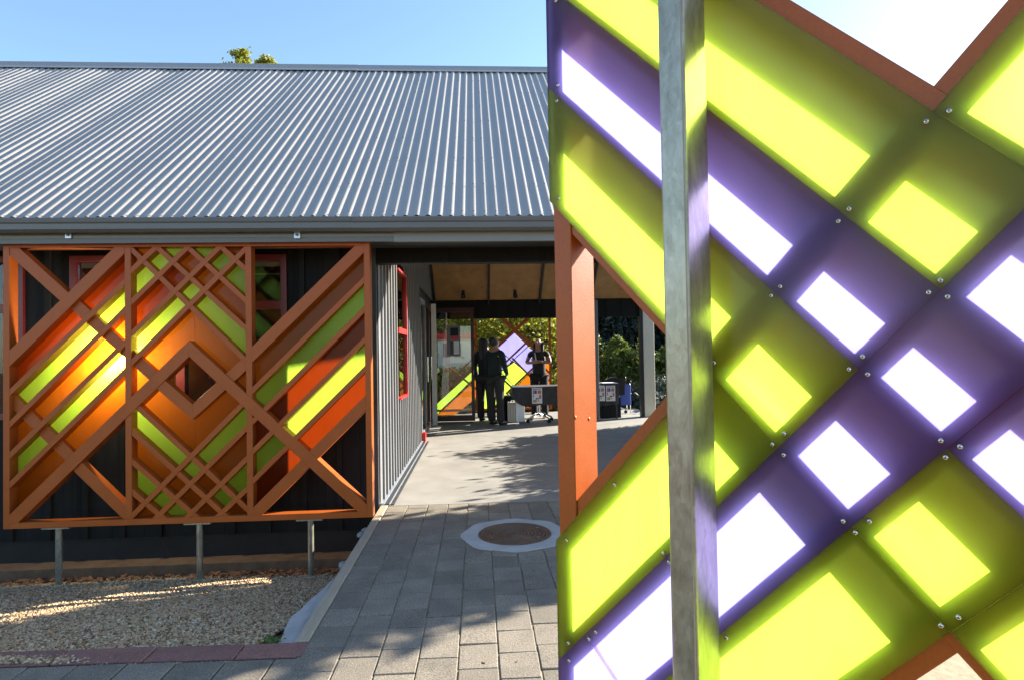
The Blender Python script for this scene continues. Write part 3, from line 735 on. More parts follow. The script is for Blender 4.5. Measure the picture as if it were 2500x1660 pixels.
FB(clip(poly, bl, apex, 1), 7, rec=.035, nm='wide_board'); FB(clip(poly, bl, apex, -1), 7, rec=.012, nm='wide_board')
# centre bay, upper lattice ('/' boards and '\' boards)
S1 = [ln((318.8, 660.9), (381.8, 601.5)), ln((320, 737), (459, 601.5)), ln((320, 814.7), (534.4, 604)), ln((320, 885), (600, 606.4))]
B1 = [ln((316, 606), (600, 881)), ln((384, 606), (600, 802.6)), ln((457, 604), (600, 734.8)), ln((536.8, 601.5), (600, 658.4))]
up_clip = ((bl, apex, 1), )
for k, (a, b) in enumerate(S1):
    poly = board2(a, b, TH, RM, .15); FB(poly, 5+k*0)
for k, (a, b) in enumerate(B1):
    poly = board2(a, b, TH, RM, .15); FB(poly, 9)
a, b = ln((600, 885), (560, 921)); poly = clip(board2(a, b, BG, RM, .1), apex, br, 1); FB(poly, 8, rec=.004, nm='wide_board')
# centre bay, inner V
vv, vl, vr = fs.px(468.7, 1005), fs.px(396, 942), fs.px(540, 941)
pl_ = clip(clip(board2(vl, vv, BG, RM, .12), (vv[0], -9), (vv[0], 9), 1), bl, apex, -1); pr_ = clip(clip(board2(vv, vr, BG, RM, .12), (vv[0], -9), (vv[0], 9), -1), apex, br, -1)
FB(pl_, 6, nm='wide_board'); FB(pr_, 6, nm='wide_board')
# centre bay, lower lattice
S2 = [ln((323.4, 1257), (588.6, 989)), ln((387, 1257), (602.6, 1042.8)), ln((463.6, 1254.5), (602.6, 1119)), ln((537.6, 1254.5), (602.6, 1193))]
B2 = [ln((333.5, 993), (602.6, 1243)), ln((322, 1055.6), (537.6, 1249)), ln((322, 1128), (463.6, 1249.5)), ln((322, 1202), (382, 1252))]
for k, (a, b) in enumerate(S2): FB(clip(board2(a, b, TH, RM, .12), apex, br, -1), 5)
for k, (a, b) in enumerate(B2): FB(clip(board2(a, b, TH, RM, .12), bl, apex, -1), 9)
# right bay
Rb = [((622.5, 858), (875, 611)), ((620.6, 948), (886, 686)), ((617, 1028), (887, 757.8)), ((617, 1101), (888.4, 831.7)), ((620, 1170), (889.6, 902)), ((634, 1241.7), (891.5, 984))]
for k, l in enumerate(Rb): thin(*l, RRr, wd=BG if k in (0, 5) else TH, lvl=2, nm='wide_board' if k in (0, 5) else 'lattice_board')

# panes on the back of the lattice
def lines2(L_): return [ln(*l) for l in L_]
PD0, PD1 = D+.004, D+.010
def fp(poly, colr, lab=None):
    if area(poly) < .0015: return
    # shrink a little so that panes meet with a fine joint
    cx = sum(p[0] for p in poly)/len(poly); cz_ = sum(p[1] for p in poly)/len(poly)
    poly = [(cx+(p[0]-cx)*.995, cz_+(p[1]-cz_)*.995) for p in poly]
    fs.slab('pane', poly, PD0, PD1, None, fr, mats=PANE[colr])
def rectpoly(r): return [(r[0], r[1]), (r[2], r[1]), (r[2], r[3]), (r[0], r[3])]
gl = [ln(*l) for l in Lb]; RLp = (x0+.02, z0+.02, mx1, z1-.02)
colsL = 'RLOLO'
for k in range(5):
    poly = clip(rectpoly(RLp), gl[k][0], gl[k][1], -1)
    nxt = gl[k+1] if k < 4 else (bl, apex)
    poly = clip(poly, nxt[0], nxt[1], 1)
    fp(poly, colsL[k])
gr_ = [ln(*l) for l in Rb]; RRp = (mx2, z0+.02, x1-.02, z1-.02)
for k in range(5):
    poly = clip(clip(rectpoly(RRp), gr_[k][0], gr_[k][1], -1), gr_[k+1][0], gr_[k+1][1], 1)
    for sd in (1, -1):
        fp(clip(poly, apex, br, sd), 'OLRLR'[k])
RMp = (mx1, z0+.02, mx2, z1-.02)
def side(poly, l, s_): return clip(poly, l[0], l[1], s_)
up_ = side(rectpoly(RMp), (bl, apex), 1); up_ = side(rectpoly(RMp), (bl, (apex[0]+(apex[0]-bl[0]), apex[1]+(apex[1]-bl[1]))), 1)
# region above both wide boards = union; handle left and right halves about the apex column
def above_big(poly):
    a = clip(poly, vcut[0], vcut[1], 1); b = clip(poly, vcut[0], vcut[1], -1); return [clip(a, bl, apex, 1), clip(b, apex, br, 1)]
for p in range(5):
    for q_ in range(5):
        poly = rectpoly(RMp)
        if p > 0: poly = side(poly, S1[p-1], -1)
        if p < 4: poly = side(poly, S1[p], 1)
        if q_ > 0: poly = side(poly, B1[q_-1], 1)      # right of / above boundary q-1
        if q_ < 4: poly = side(poly, B1[q_], -1)
        if area(poly) < .0015: continue
        if p == 0: c_ = 'O'
        elif p == 1: c_ = 'L'
        elif p == 2: c_ = 'L' if q_ == 3 else ('R' if q_ < 2 else 'O')
        elif p == 3: c_ = 'O' if q_ in (2, 4) else 'L'
        else: c_ = {0: 'O', 1: 'L', 2: 'O', 3: 'L', 4: 'O'}[q_]
        if p == 4 and q_ == 0:
            for pp in above_big(poly): fp(pp, c_)
        else: fp(poly, c_)
# lower centre
for p in range(5):
    for q_ in range(5):
        poly = rectpoly(RMp)
        if p > 0: poly = side(poly, S2[p-1], -1)
        if p < 4: poly = side(poly, S2[p], 1)
        if q_ > 0: poly = side(poly, B2[q_-1], -1)
        if q_ < 4: poly = side(poly, B2[q_], 1)
        if area(poly) < .0015: continue
        if p == 0 and q_ == 0:
            a = clip(clip(poly, vcut[0], vcut[1], 1), bl, apex, -1); b = clip(clip(poly, vcut[0], vcut[1], -1), apex, br, -1)
            a = clip(a, vl, vv, -1); b = clip(b, vv, vr, -1)
            fp(a, 'O'); fp(b, 'O'); continue
        if p == 0: poly = clip(poly, bl, apex, -1)
        if q_ == 0: poly = clip(poly, apex, br, -1)
        m_ = max(p, q_)
        c_ = 'L' if (m_ == 1 or m_ == 3 or (m_ == 4 and min(p, q_) in (1, 2, 3) and (p+q_) % 2 == 0)) else 'O'
        if m_ == 3 and min(p, q_) == 2 and p == 3: c_ = 'O'
        fp(poly, c_)
# steel feet and head brackets
for i, (px_, yb) in enumerate(((134, 1402), (481, 1390), (755, 1380))):
    cx = fs.px(px_, 1330)[0]
    st = MB(); st.tube([(cx, YS+.045, gz(0, YS)-.1), (cx, YS+.045, z0-.012)], .0235, 14); st.build('leg', M['galv'], fr, smooth=False)
    box('foot_plate', (cx-.10, YS+.0, z0-.012), (cx+.10, YS+.09, z0-.002), M['galv'], fr)
for i, px_ in enumerate((182.5, 732)):
    a = fs.px(px_-7, 572); b_ = fs.px(px_+7.5, 587)
    bk = box('head_bracket', (a[0], 4.722, b_[1]-.0), (b_[0], 4.729, a[1]), M['alu'], fr)
    b = MB(); b.tube([(sum((a[0], b_[0]))/2, 4.721, (a[1]+b_[1])/2+.003), (sum((a[0], b_[0]))/2, 4.712, (a[1]+b_[1])/2+.003)], .011, 8); b.build('bolt', M['gutter'], bk)
# bulkhead lamp on the wall behind the screen
lc = on_y(324, 872, YW-.06)
wl = root('wall_lamp', 'lit warm bulkhead lamp glowing behind the left part of the lattice screen', 'wall lamp', (lc.x, YW, lc.z))
b = MB(); b.tube([(lc.x, YW-.023, lc.z), (lc.x, YW-.10, lc.z)], .06, 20); b.build('base', M['darksteel'], wl)
b = MB(); b.tube([(lc.x, YW-.101, lc.z), (lc.x, YW-.13, lc.z), (lc.x, YW-.15, lc.z)], [.055, .05, .03], 20); b.build('diffuser', emit('lamp_glow', (1, .80, .48), 14), wl)
ll = bpy.data.lights.new('lamp_light', 'POINT'); ll.energy = 14; ll.color = (1, .86, .62); ll.shadow_soft_size = .06
lo = bpy.data.objects.new('lamp_light', ll); COL.objects.link(lo); lo.parent = wl; lo.location = (0, -.20, 0)

# ================================================================== NEAR SCREEN (seen from behind)
AZN = R(43.7)
ns_ = Plane2((.177, 1.322), AZN)
nr_root = root('lattice_screen', 'large timber screen with lime and violet frosted panes, close in front on the right', 'lattice screen', ns_.w(.9, 0, .04))
def nl(a, b): return ns_.px(*a), ns_.px(*b)
Lj = {'J': nl((1832, 0), (2500, 417.8)), 'A': nl((1382.5, 0), (2299.9, 709.7)), 'B': nl((1353.9, 223.2), (2500, 1259)), 'H': nl((1360, 500), (2446, 1660)),
      'K': nl((2500, 32), (1375.5, 1306.8)), 'D': nl((2500, 517.2), (1379.3, 1599.6)), 'E': nl((2312, 1092.5), (1761.2, 1544)), 'I': nl((2327.5, 1526.8), (2132, 1660))}
sl = ns_.px(1341, 0)[0]; sl = (sl+ns_.px(1356, 900)[0]+ns_.px(1374, 1600)[0])/3
NW = .045; ND = .092
zlo, zhi = .32, 2.45; s1 = 1.95
print('near screen s0', sl)
nlev = [0]
def NB(poly, nm='lattice_board', d0=0., d1=None, bev=.0015):
    nlev[0] += 1; e = .0006*(nlev[0] % 9)
    return ns_.slab(nm, poly, d0+e, (ND if d1 is None else d1)-e, M['paint'], nr_root, bev=bev)
NB([(sl, zlo), (sl+NW, zlo), (sl+NW, zhi), (sl, zhi)], 'stile'); NB([(s1, zlo), (s1+NW, zlo), (s1+NW, zhi), (s1, zhi)], 'stile')
NB([(sl+NW, zlo), (s1, zlo), (s1, zlo+NW), (sl+NW, zlo+NW)], 'rail'); NB([(sl+NW, zhi-NW), (s1, zhi-NW), (s1, zhi), (sl+NW, zhi)], 'rail')
NR = (sl+NW, zlo+NW, s1, zhi-NW)
for k in ('J', 'A', 'B', 'H'): NB(board2(*Lj[k], NW*(1.35 if k == 'J' else 1), NR, 3), d0=.0)
for k in ('K', 'D', 'E', 'I'): NB(board2(*Lj[k], NW*(1.35 if k in ('K', 'I') else 1), NR, 3), d0=.0055)
# extra diagonals beyond the picture edge keep the pattern going
zz = max(Lj['H'][0][1], 0)
# panes (camera side of the lattice)
G0, G1 = -.0220, -.0120
def npn(poly, c_):
    if area(poly) < 1e-4: return
    cx = sum(p[0] for p in poly)/len(poly); cz_ = sum(p[1] for p in poly)/len(poly)
    poly = [(cx+(p[0]-cx)*.9985, cz_+(p[1]-cz_)*.9985) for p in poly]
    ns_.slab('pane', poly, G0, G1, None, nr_root, mats=PANE[c_])
big = [(sl+.006, zlo+.01), (s1+.03, zlo+.01), (s1+.03, zhi-.01), (sl+.006, zhi-.01)]
def orient(l): return l if l[0][0] < l[1][0] else (l[1], l[0])
Lo = {k: orient(v) for k, v in Lj.items()}
def cell(above=(), below=()):
    p = big
    for k in above: p = clip(p, *Lo[k], 1)
    for k in below: p = clip(p, *Lo[k], -1)
    return p
npn(cell(above=('A', 'D'), below=('J',)), 'L')
npn(cell(above=('J',), below=('K',)), 'L')
# left of D: above D ; J..A
npn(cell(above=('B', 'D'), below=('A',)), 'P')
npn(cell(above=('H', 'D'), below=('B',)), 'L')
npn(cell(above=('D',), below=('H', 'K')), 'L')
# D..E band, split by a fine joint at the lower left
sp = orient(nl((1450, 1553.7), (1519, 1660)))
bnd = cell(above=('E',), below=('D',))
npn(clip(bnd, *sp, 1), 'P'); npn(clip(bnd, *sp, -1), 'P')
npn(cell(above=('B',), below=('E',)), 'P')
npn(cell(above=('H', 'I'), below=('E', 'B')) if False else clip(clip(clip(cell(above=('I',), below=('E',)), *Lo['B'], -1), *Lo['H'], 1), *Lo['B'], -1), 'L')
npn(cell(above=('I',), below=('E', 'H')), 'L')
npn(cell(above=('H',), below=('B', 'I')), 'L')
# screws with recessed heads
scr = [(1357.5, 3), (1361, 209), (1360, 247), (1364, 485), (2316.7, 271.4), (2261.4, 297.5)]
for o_, s_, pts in (((1700, 500), .3826, [(975, 28), (906, 106), (1558, 484), (1482, 560), (1603, 587), (535, 523), (477, 581), (1061, 968), (974, 1048), (1093, 1080), (113, 1007), (560, 1458), (485, 1526), (1560, 1502), (1682, 1540)]),
                    ((1700, 1060), .3826, [(557, 130), (937, 552), (1104, 553), (1014, 625), (1590, 145), (1672, 1165), (1560, 1218), (190, 1297)]),
                    ((1320, 1060), .3827, [(470, 320), (165, 674), (780, 758), (817, 814), (351, 1260), (307, 1304), (177, 1330), (180, 1442)])):
    scr += [(o_[0]+x_*s_, o_[1]+y_*s_) for x_, y_ in pts]
for (px_, py_) in scr:
    a, z_ = ns_.px(px_, py_, G0)
    P = ns_.w(a, z_, G0)
    b = MB(); b.tube([P+ns_.n*.004, P, P-ns_.n*.0016, P-ns_.n*.0024], [.0040, .0040, .0034, .0020], 14); s_ = b.build('screw', M['screw'], nr_root, smooth=True)
    b = MB(); u_ = ns_.r; zv = Vector((0, 0, 1)); c0 = P-ns_.n*.0027
    an = random.uniform(0, 1.5)
    for kk in range(2):
        e1 = (u_*math.cos(an+kk*1.57)+zv*math.sin(an+kk*1.57)); e2 = (u_*math.cos(an+kk*1.57+1.57)+zv*math.sin(an+kk*1.57+1.57))
        b.add([c0-e1*.0020-e2*.0005-ns_.n*.0001*kk, c0+e1*.0020-e2*.0005-ns_.n*.0001*kk, c0+e1*.0020+e2*.0005-ns_.n*.0001*kk, c0-e1*.0020+e2*.0005-ns_.n*.0001*kk], [(0, 1, 2, 3)])
    b.build('screw_recess', M['screwhole'], s_)
# painted screw heads and knots on the lit inner face of the far stile
qn = ns_.r; qP = ns_.w(sl+NW, 0, 0)
for (px_, py_) in ((1405, 1018.5), (1438, 1022), (1421, 600)):
    P = on_plane(px_, py_, qP, qn)
    b = MB(); b.tube([P-qn*.002, P+qn*.0008, P+qn*.0012], [.0045, .0042, .002], 10); b.build('painted_screw', M['paint'], nr_root, smooth=True)
# galvanised posts carrying the near screen
c_, f_ = ns_.px(1741.5, 840, G0)
PWD, PDP = .047, .098
gp_ = root('steel_post', 'galvanised rectangular steel post standing against the near violet and lime screen', 'post', ns_.w(c_-PWD/2, 0, G0-PDP/2))
rr = .005; poly = []
for (cx, cy, a0) in ((c_-rr, G0-.001-rr, 0), (c_-PWD+rr, G0-.001-rr, 90), (c_-PWD+rr, G0-PDP+rr, 180), (c_-rr, G0-PDP+rr, 270)):
    for k in range(5):
        an = R(a0+k*22.5); poly.append((cx+rr*math.cos(an), cy+rr*math.sin(an)))
ps = prism('post_tube', [ns_.w(a, -.05, d_) for a, d_ in poly], (0, 0, 2.8), M['galv'], gp_)
for i, p in enumerate(ps.data.polygons):
    p.use_smooth = False
box('foot_plate', (gp_.location.x-.1, gp_.location.y-.1, -.004), (gp_.location.x+.1, gp_.location.y+.1, .006), M['galv'], gp_)
# seam weld line along the near edge
w0 = ns_.w(c_-.004, 0, G0-PDP-.0002); b = MB(); b.tube([w0, w0+Vector((0, 0, 2.7))], .0012, 6); b.build('weld_seam', M['timber'], gp_)
# ================================================================== BREEZEWAY
def on(px_, py_, Y): return on_y(px_, py_, Y)
# posts
a_, b_ = on(1442, 850, 11.3).x, on(1460, 850, 11.3).x
p1 = root('breezeway_post', 'slim grey painted post rising behind the two posters at the right', 'post', ((a_+b_)/2, 11.3, 0))
box('shaft', (a_, 11.25, 0), (b_, 11.35, on(1450, 733, 11.3).z), M['greypost'], p1, bev=.004); box('base_plate', (a_-.03, 11.22, .001), (b_+.03, 11.38, .01), M['galv'], p1)
a_, b_ = on(1560, 850, 11.6).x, on(1594, 850, 11.6).x
p2 = root('breezeway_post', 'broad pale post at the far right corner of the breezeway floor', 'post', ((a_+b_)/2, 11.6, 0))
box('shaft', (a_+.06, 11.5, 0), (b_, 11.62, 2.3), M['post'], p2, bev=.004); box('dark_side', (a_, 11.49, 0), (a_+.058, 11.63, 2.3), M['rafter'], p2); box('base_plate', (a_+.03, 11.47, .001), (b_+.03, 11.65, .01), M['galv'], p2)  # left side of the post given a darker colour

# ---- people
def blob(name, verts, edges, m, parent, sub=2, root_i=0):
    me = bpy.data.meshes.new(name); me.from_pydata([v[0] for v in verts], edges, []); me.materials.append(m)
    o = link(name, me, parent)
    o.modifiers.new('skin', 'SKIN'); sk = me.skin_vertices[0].data
    for i, v in enumerate(verts):
        r_ = v[1]; sk[i].radius = r_ if isinstance(r_, tuple) else (r_, r_); sk[i].use_root = (i == root_i)
    s_ = o.modifiers.new('sub', 'SUBSURF'); s_.levels = sub; s_.render_levels = sub
    for p in me.polygons: p.use_smooth = True
    o.modifiers['skin'].use_smooth_shade = True
    return o
def person(label, loc, rotz, H, arms, legs=None, hair='long', top='shirt', bottom='trouser', sleeve='long', lean=0):
    """x right of the figure, -y is where it faces (before rotz)"""
    rt_ = root('person', label, 'person', loc, rotz=rotz)
    h = H
    pel = (0, 0, .525*h); wai = (0, lean*.3, .61*h); che = (0, lean*.7, .72*h); sho = (0, lean, .80*h); nek = (0, lean-.005, .845*h); jaw = (0, lean-.025, .885*h); hd = (0, lean-.012, .935*h); crn = (0, lean, .972*h)
    V = [(pel, (.045*h, .035*h)), (wai, (.050*h, .040*h)), (che, (.070*h, .052*h)), (sho, (.055*h, .05*h)), (nek, .032*h), (jaw, (.036*h, .042*h)), (hd, (.046*h, .056*h)), (crn, (.022*h, .028*h))]
    E = [(i, i+1) for i in range(7)]
    ar = []
    for s_, (el, wr, hn) in zip((1, -1), arms):
        b = len(V); V += [((s_*.105*h, lean, .795*h), .032*h), (el, .024*h), (wr, .016*h), (hn, (.020*h, .012*h))]
        E += [(3, b), (b, b+1), (b+1, b+2), (b+2, b+3)]; ar.append(b)
        # fingers and thumb
        hv = (Vector(hn)-Vector(wr)).normalized(); sd = hv.cross(Vector((0, 1, .2))).normalized()
        for k, (off, ln_) in enumerate(((-.015, .040), (-.005, .048), (.005, .046), (.014, .038))):
            c_ = len(V); q0 = Vector(hn)+sd*off; q1 = q0+hv*ln_; V += [(tuple(q1), .0065)]; E += [(b+3, c_)]
        c_ = len(V); V += [(tuple(Vector(wr)+hv*.03+sd*.038), .008)]; E += [(b+3, c_)]
    lg = []
    legs = legs or [((.06*h, 0, .50*h), (.065*h, -.01, .275*h), (.07*h, .0, .045*h), (.085*h, -.085*h, .018*h)), ((-.06*h, 0, .50*h), (-.062*h, -.01, .275*h), (-.065*h, .0, .045*h), (-.075*h, -.085*h, .018*h))]
    for q_ in legs:
        b = len(V); V += [(q_[0], .056*h), (q_[1], .035*h), (q_[2], .023*h), (q_[3], (.024*h, .016*h))]; E += [(0, b), (b, b+1), (b+1, b+2), (b+2, b+3)]; lg.append(b)
    blob('body', V, E, M['skin'], rt_)
    # top
    T = [((0, 0, .50*h), (.098*h, .074*h)), (wai, (.086*h, .068*h)), (che, (.098*h, .075*h)), (sho, (.062*h, .058*h)), ((0, lean, .828*h), .036*h)]
    TE = [(0, 1), (1, 2), (2, 3), (3, 4)]
    for s_, (el, wr, hn) in zip((1, -1), arms):
        b = len(T); T += [((s_*.106*h, lean, .795*h), .040*h), (tuple(Vector((s_*.106*h, lean, .795*h)).lerp(Vector(el), .55 if sleeve == 'short' else 1.0)), .034*h if sleeve == 'short' else .031*h)]; TE += [(3, b), (b, b+1)]
        if sleeve == 'long': T += [(tuple(Vector(el).lerp(Vector(wr), .95)), .023*h)]; TE += [(b+1, b+2)]
    blob('top', T, TE, M[top], rt_)
    # trousers: wide at the hem
    P_ = [((0, 0, .545*h), (.088*h, .066*h))]; PE = []
    for q_ in legs:
        b = len(P_); kn = q_[1]; an = q_[2]
        P_ += [(q_[0], .066*h), (kn, .046*h), ((an[0], an[1]-.01, .16*h), .043*h), ((an[0], an[1]-.015, .028*h), .050*h)]; PE += [(0, b), (b, b+1), (b+1, b+2), (b+2, b+3)]
    blob('trousers', P_, PE, M[bottom], rt_)
    for q_ in legs:
        an = q_[2]; to = q_[3]
        blob('shoe', [((an[0], an[1]+.02, .022*h), (.026*h, .020*h)), (((an[0]+to[0])/2, (an[1]+to[1])/2, .020*h), (.027*h, .018*h)), ((to[0], to[1]-.02, .014*h), (.022*h, .012*h))], [(0, 1), (1, 2)], M['black'] if bottom != 'black' else M['post'], rt_)
    # face
    hx, hy, hz = hd
    b = MB(); b.tube([(hx, hy-.052*h, hz+.008), (hx, hy-.066*h, hz-.018), (hx, hy-.056*h, hz-.026)], [.006, .011, .008], 6); b.build('nose', M['skin'], rt_, local=True, smooth=True)
    for s_ in (1, -1):
        b = MB(); b.lathe([(.003, -.006), (.010, -.004), (.011, 0), (.010, .004), (.003, .006)], (hx+s_*.024*h, hy-.050*h, hz+.004), 8); b.build('eye', M['black'], rt_, local=True, smooth=True)
        b = MB(); b.tube([(hx+s_*.046*h, hy+.002, hz+.012), (hx+s_*.052*h, hy+.004, hz), (hx+s_*.047*h, hy, hz-.024)], [.008, .013, .007], 6); b.build('ear', M['skin'], rt_, local=True, smooth=True)
    b = MB(); b.tube([(hx-.02, hy-.052*h, hz-.052), (hx, hy-.057*h, hz-.050), (hx+.02, hy-.052*h, hz-.052)], [.003, .006, .003], 6); b.build('mouth', M['pink'], rt_, local=True, smooth=True)
    # hair
    HV = [((hx, hy+.016, hz+.034), (.078*h, .078*h)), ((hx, hy+.044, hz-.02), (.072*h, .060*h))]; HE = [(0, 1)]
    if hair == 'front': HV[0] = ((hx, hy+.004, hz+.066), (.078*h, .080*h))
    if hair == 'long':
        HV += [((hx, lean+.055, .83*h), (.058*h, .032*h)), ((hx, lean+.065, .74*h), (.056*h, .028*h)), ((hx+.01, lean+.07, .66*h), (.030*h, .018*h))]; HE += [(1, 2), (2, 3), (3, 4)]
    elif hair == 'front':
        HV += [((hx, lean+.050, .84*h), (.046*h, .028*h)), ((hx+.052*h, hy-.0, hz-.03), .017*h), ((hx+.058*h, lean-.045, .84*h), .020*h), ((hx+.05*h, lean-.075, .75*h), .018*h), ((hx-.050*h, hy-.0, hz-.03), .013*h), ((hx-.054*h, lean-.045, .84*h), .016*h), ((hx-.045*h, lean-.07, .78*h), .012*h)]
        HE += [(1, 2), (0, 3), (3, 4), (4, 5), (0, 6), (6, 7), (7, 8)]
    else:
        HV += [((hx, hy+.075, hz-.005), .022*h), ((hx, lean+.045, .865*h), (.034*h, .022*h))]; HE += [(1, 2), (1, 3)]
    blob('hair', HV, HE, M['hair'], rt_)
    return rt_
fa, fb, fc = on_z(1186, 1030), on_z(1211, 1037), on_z(1318, 1019)
relaxed = lambda s_, h: ((s_*.135*h, .02, .63*h), (s_*.13*h, -.05, .50*h), (s_*.125*h, -.08, .455*h))
H = 1.62
A = person('person with long black hair in black seen from behind, leftmost of the two standing together', (fa.x, fa.y+.12, 0), R(145), H, [relaxed(1, H), relaxed(-1, H)], hair='long', top='black', bottom='trouser')
hip = ((.165*H, .05, .64*H), (.13*H, -.04, .545*H), (.105*H, -.07, .535*H))
B_ = person('person with tied back dark hair, dark teal top and wide trousers, hand on hip', (fb.x, fb.y, 0), R(134), H, [relaxed(1, H), ((-.16*H, .02, .64*H), (-.13*H, -.09, .56*H), (-.10*H, -.12, .545*H))], hair='tied', top='teal', bottom='trouser')
b = MB(); b.tube([(-.128*H, -.085, .563*H), (-.133*H, -.080, .572*H)], .034, 10); b.build('bracelet', M['teali'], B_, local=True)
Hc = 1.60
C_ = person('woman in black short sleeved top standing with folded arms behind the dark table', (fc.x, fc.y, 0), R(-22), Hc, [((.155*Hc, -.04, .675*Hc), (-.01, -.165, .70*Hc), (-.075, -.155, .715*Hc)), ((-.155*Hc, -.04, .675*Hc), (.01, -.185, .685*Hc), (.08, -.175, .69*Hc))], hair='front', top='shirt', bottom='black', sleeve='short')
b = MB(); b.tube([(-.05, -.10, .80*Hc), (-.02, -.155, .74*Hc), (0, -.185, .70*Hc)], [.009, .010, .012], 8); b.build('lanyard', M['white'], C_, local=True)
b = MB(); b.tube([(.035, -.165, .688*Hc), (.055, -.165, .688*Hc)], .030, 10); b.build('wristband', M['black'], C_, local=True)

# ---- tables under dark cloths
def star_base(parent, cx, cy, topz, rot=0):
    b = MB(); b.lathe([(.022, .10), (.022, topz-.02), (.05, topz-.018), (.05, topz-.004)], (cx, cy, 0), 12); b.build('pedestal', M['chrome'], parent)
    for k in range(4):
        an = rot+k*math.pi/2; e = Vector((math.cos(an), math.sin(an), 0)); c = Vector((cx, cy, 0))
        b = MB(); b.tube([c+Vector((0, 0, .15)), c+e*.12+Vector((0, 0, .135)), c+e*.27+Vector((0, 0, .075))], [.020, .017, .012], 8); f_ = b.build('foot', M['chrome'], parent)
        w_ = c+e*.275; b = MB(); t_ = Vector((-e.y, e.x, 0))
        b.tube([w_+t_*.020+Vector((0, 0, .032)), w_-t_*.020+Vector((0, 0, .032))], .031, 12); b.tube([w_+Vector((0, 0, .05)), w_+Vector((0, 0, .085))], .010, 8); b.build('castor', M['black'], f_)
def cloth(name, x0, x1, y0, y1, zt, drops, m, label, cat, grp=None):
    """drops: list of (x fraction, hem z) along the front; sides hang too"""
    V = []; Fc = []
    n = 26; rows = 7
    path = [(x0, y1, 1)]+[(x0, y1+(y0-y1)*k/6, 0) for k in range(1, 6)]
    front = [(x0+(x1-x0)*k/n, y0, 0) for k in range(n+1)]
    right = [(x1, y0+(y1-y0)*k/6, 0) for k in range(1, 7)]
    ring = [(x, y) for x, y, _ in path]+[(x, y) for x, y, _ in front]+[(x, y) for x, y, _ in right]
    for j, (x, y) in enumerate(ring):
        fx = (x-x0)/(x1-x0)
        hem = drops[0][1]
        for (fa_, za), (fb_, zb) in zip(drops[:-1], drops[1:]):
            if fa_ <= fx <= fb_: hem = za+(zb-za)*(fx-fa_)/(fb_-fa_)
        hem += .012*math.sin(j*1.7)
        for r_ in range(rows+1):
            t = r_/rows; wv = .022*t*math.sin(j*.9+t*1.2)
            ox = -wv if x <= x0+1e-6 else (wv if x >= x1-1e-6 else 0); oy = (-wv-.01*t) if y <= y0+1e-6 else 0
            V.append((x+ox, y+oy, zt+(hem-zt)*t))
    m_ = len(ring)
    for j in range(m_-1):
        for r_ in range(rows): Fc.append((j*(rows+1)+r_, (j+1)*(rows+1)+r_, (j+1)*(rows+1)+r_+1, j*(rows+1)+r_+1))
    c = len(V); V += [(x0, y1, zt+.0015), (x1, y1, zt+.0015), (x1, y0, zt+.0015), (x0, y0, zt+.0015)]; Fc.append((c, c+3, c+2, c+1))
    o = mesh(name, V, Fc, m, smooth=False); md = o.modifiers.new('thick', 'SOLIDIFY'); md.thickness = .003; md.offset = -1
    return tag(o, label, cat, grp)
ty0 = 10.85; ta = on_y(1251, 945, ty0); tb_ = on_y(1432, 945, ty0); tz = on_y(1320, 943.5, ty0).z
t1 = root('folding_table', 'long table on chrome pedestals with castors hidden under a charcoal cloth', 'table', ((ta.x+tb_.x)/2, ty0+.3, 0))
box('table_top', (ta.x+.01, ty0+.01, tz-.035), (tb_.x-.01, ty0+.62, tz-.008), M['room'], t1)
sb = on_z(1322, 1028); star_base(t1, sb.x-.03, ty0+.30, tz-.034, .55); star_base(t1, tb_.x-.16, ty0+.30, tz-.034, .25)
zh = on_y(1330, 988, ty0).z; zc_ = on_y(1258, 950, ty0).z
cloth('tablecloth', ta.x, tb_.x, ty0, ty0+.62, tz, [(0, zh+.16), (.05, zh+.06), (.10, zh), (1, zh)], M['tcloth'], 'charcoal cloth draped over the long table in front of the woman', 'tablecloth')
ty2 = 11.35; t2a = on_y(1428, 940, ty2); t2b = on_y(1512, 940, ty2); tz2 = on_y(1470, 936, ty2).z
t2 = root('folding_table', 'short table hidden under a charcoal cloth beside the grey breezeway post', 'table', ((t2a.x+t2b.x)/2, ty2+.3, 0))
box('table_top', (t2a.x+.01, ty2+.01, tz2-.035), (t2b.x-.01, ty2+.5, tz2-.008), M['room'], t2)
for (x_, y_) in ((t2a.x+.05, ty2+.05), (t2b.x-.05, ty2+.05), (t2a.x+.05, ty2+.45), (t2b.x-.05, ty2+.45)): box('leg', (x_-.015, y_-.015, 0), (x_+.015, y_+.015, tz2-.036), M['darksteel'], t2)
zh2 = on_y(1470, 990, ty2).z
cloth('tablecloth', t2a.x, t2b.x, ty2, ty2+.5, tz2, [(0, zh2), (.6, zh2), (1, zh2+.03)], M['tcloth'], 'charcoal cloth with two posters pinned on its front beside the grey post', 'tablecloth')
p_ = on_y(1478, 934, ty2+.1)
nt_ = box('paper_stack', (p_.x-.07, ty2+.03, tz2+.003), (p_.x+.16, ty2+.25, tz2+.012), M['white']); tag(nt_, 'flat stack of white paper lying on the table behind the two posters', 'paper')
# black crates and case under and beside
bx = on_z(1478, 1014); b = MB(); b.box((bx.x-.28, ty2+.10, .002), (bx.x-.005, ty2+.42, .42)).box((bx.x-.26, ty2+.095, .30), (bx.x-.03, ty2+.099, .33)); tag(b.build('storage_box', M['black']), 'black storage box under the postered table, the left one of two', 'box', 'black boxes under the table')
b = MB(); b.box((bx.x+.005, ty2+.14, .002), (bx.x+.22, ty2+.40, .40)).box((bx.x+.02, ty2+.135, .28), (bx.x+.20, ty2+.139, .31)); tag(b.build('storage_box', M['black']), 'black storage box under the postered table, nearest the broad pale post', 'box', 'black boxes under the table')
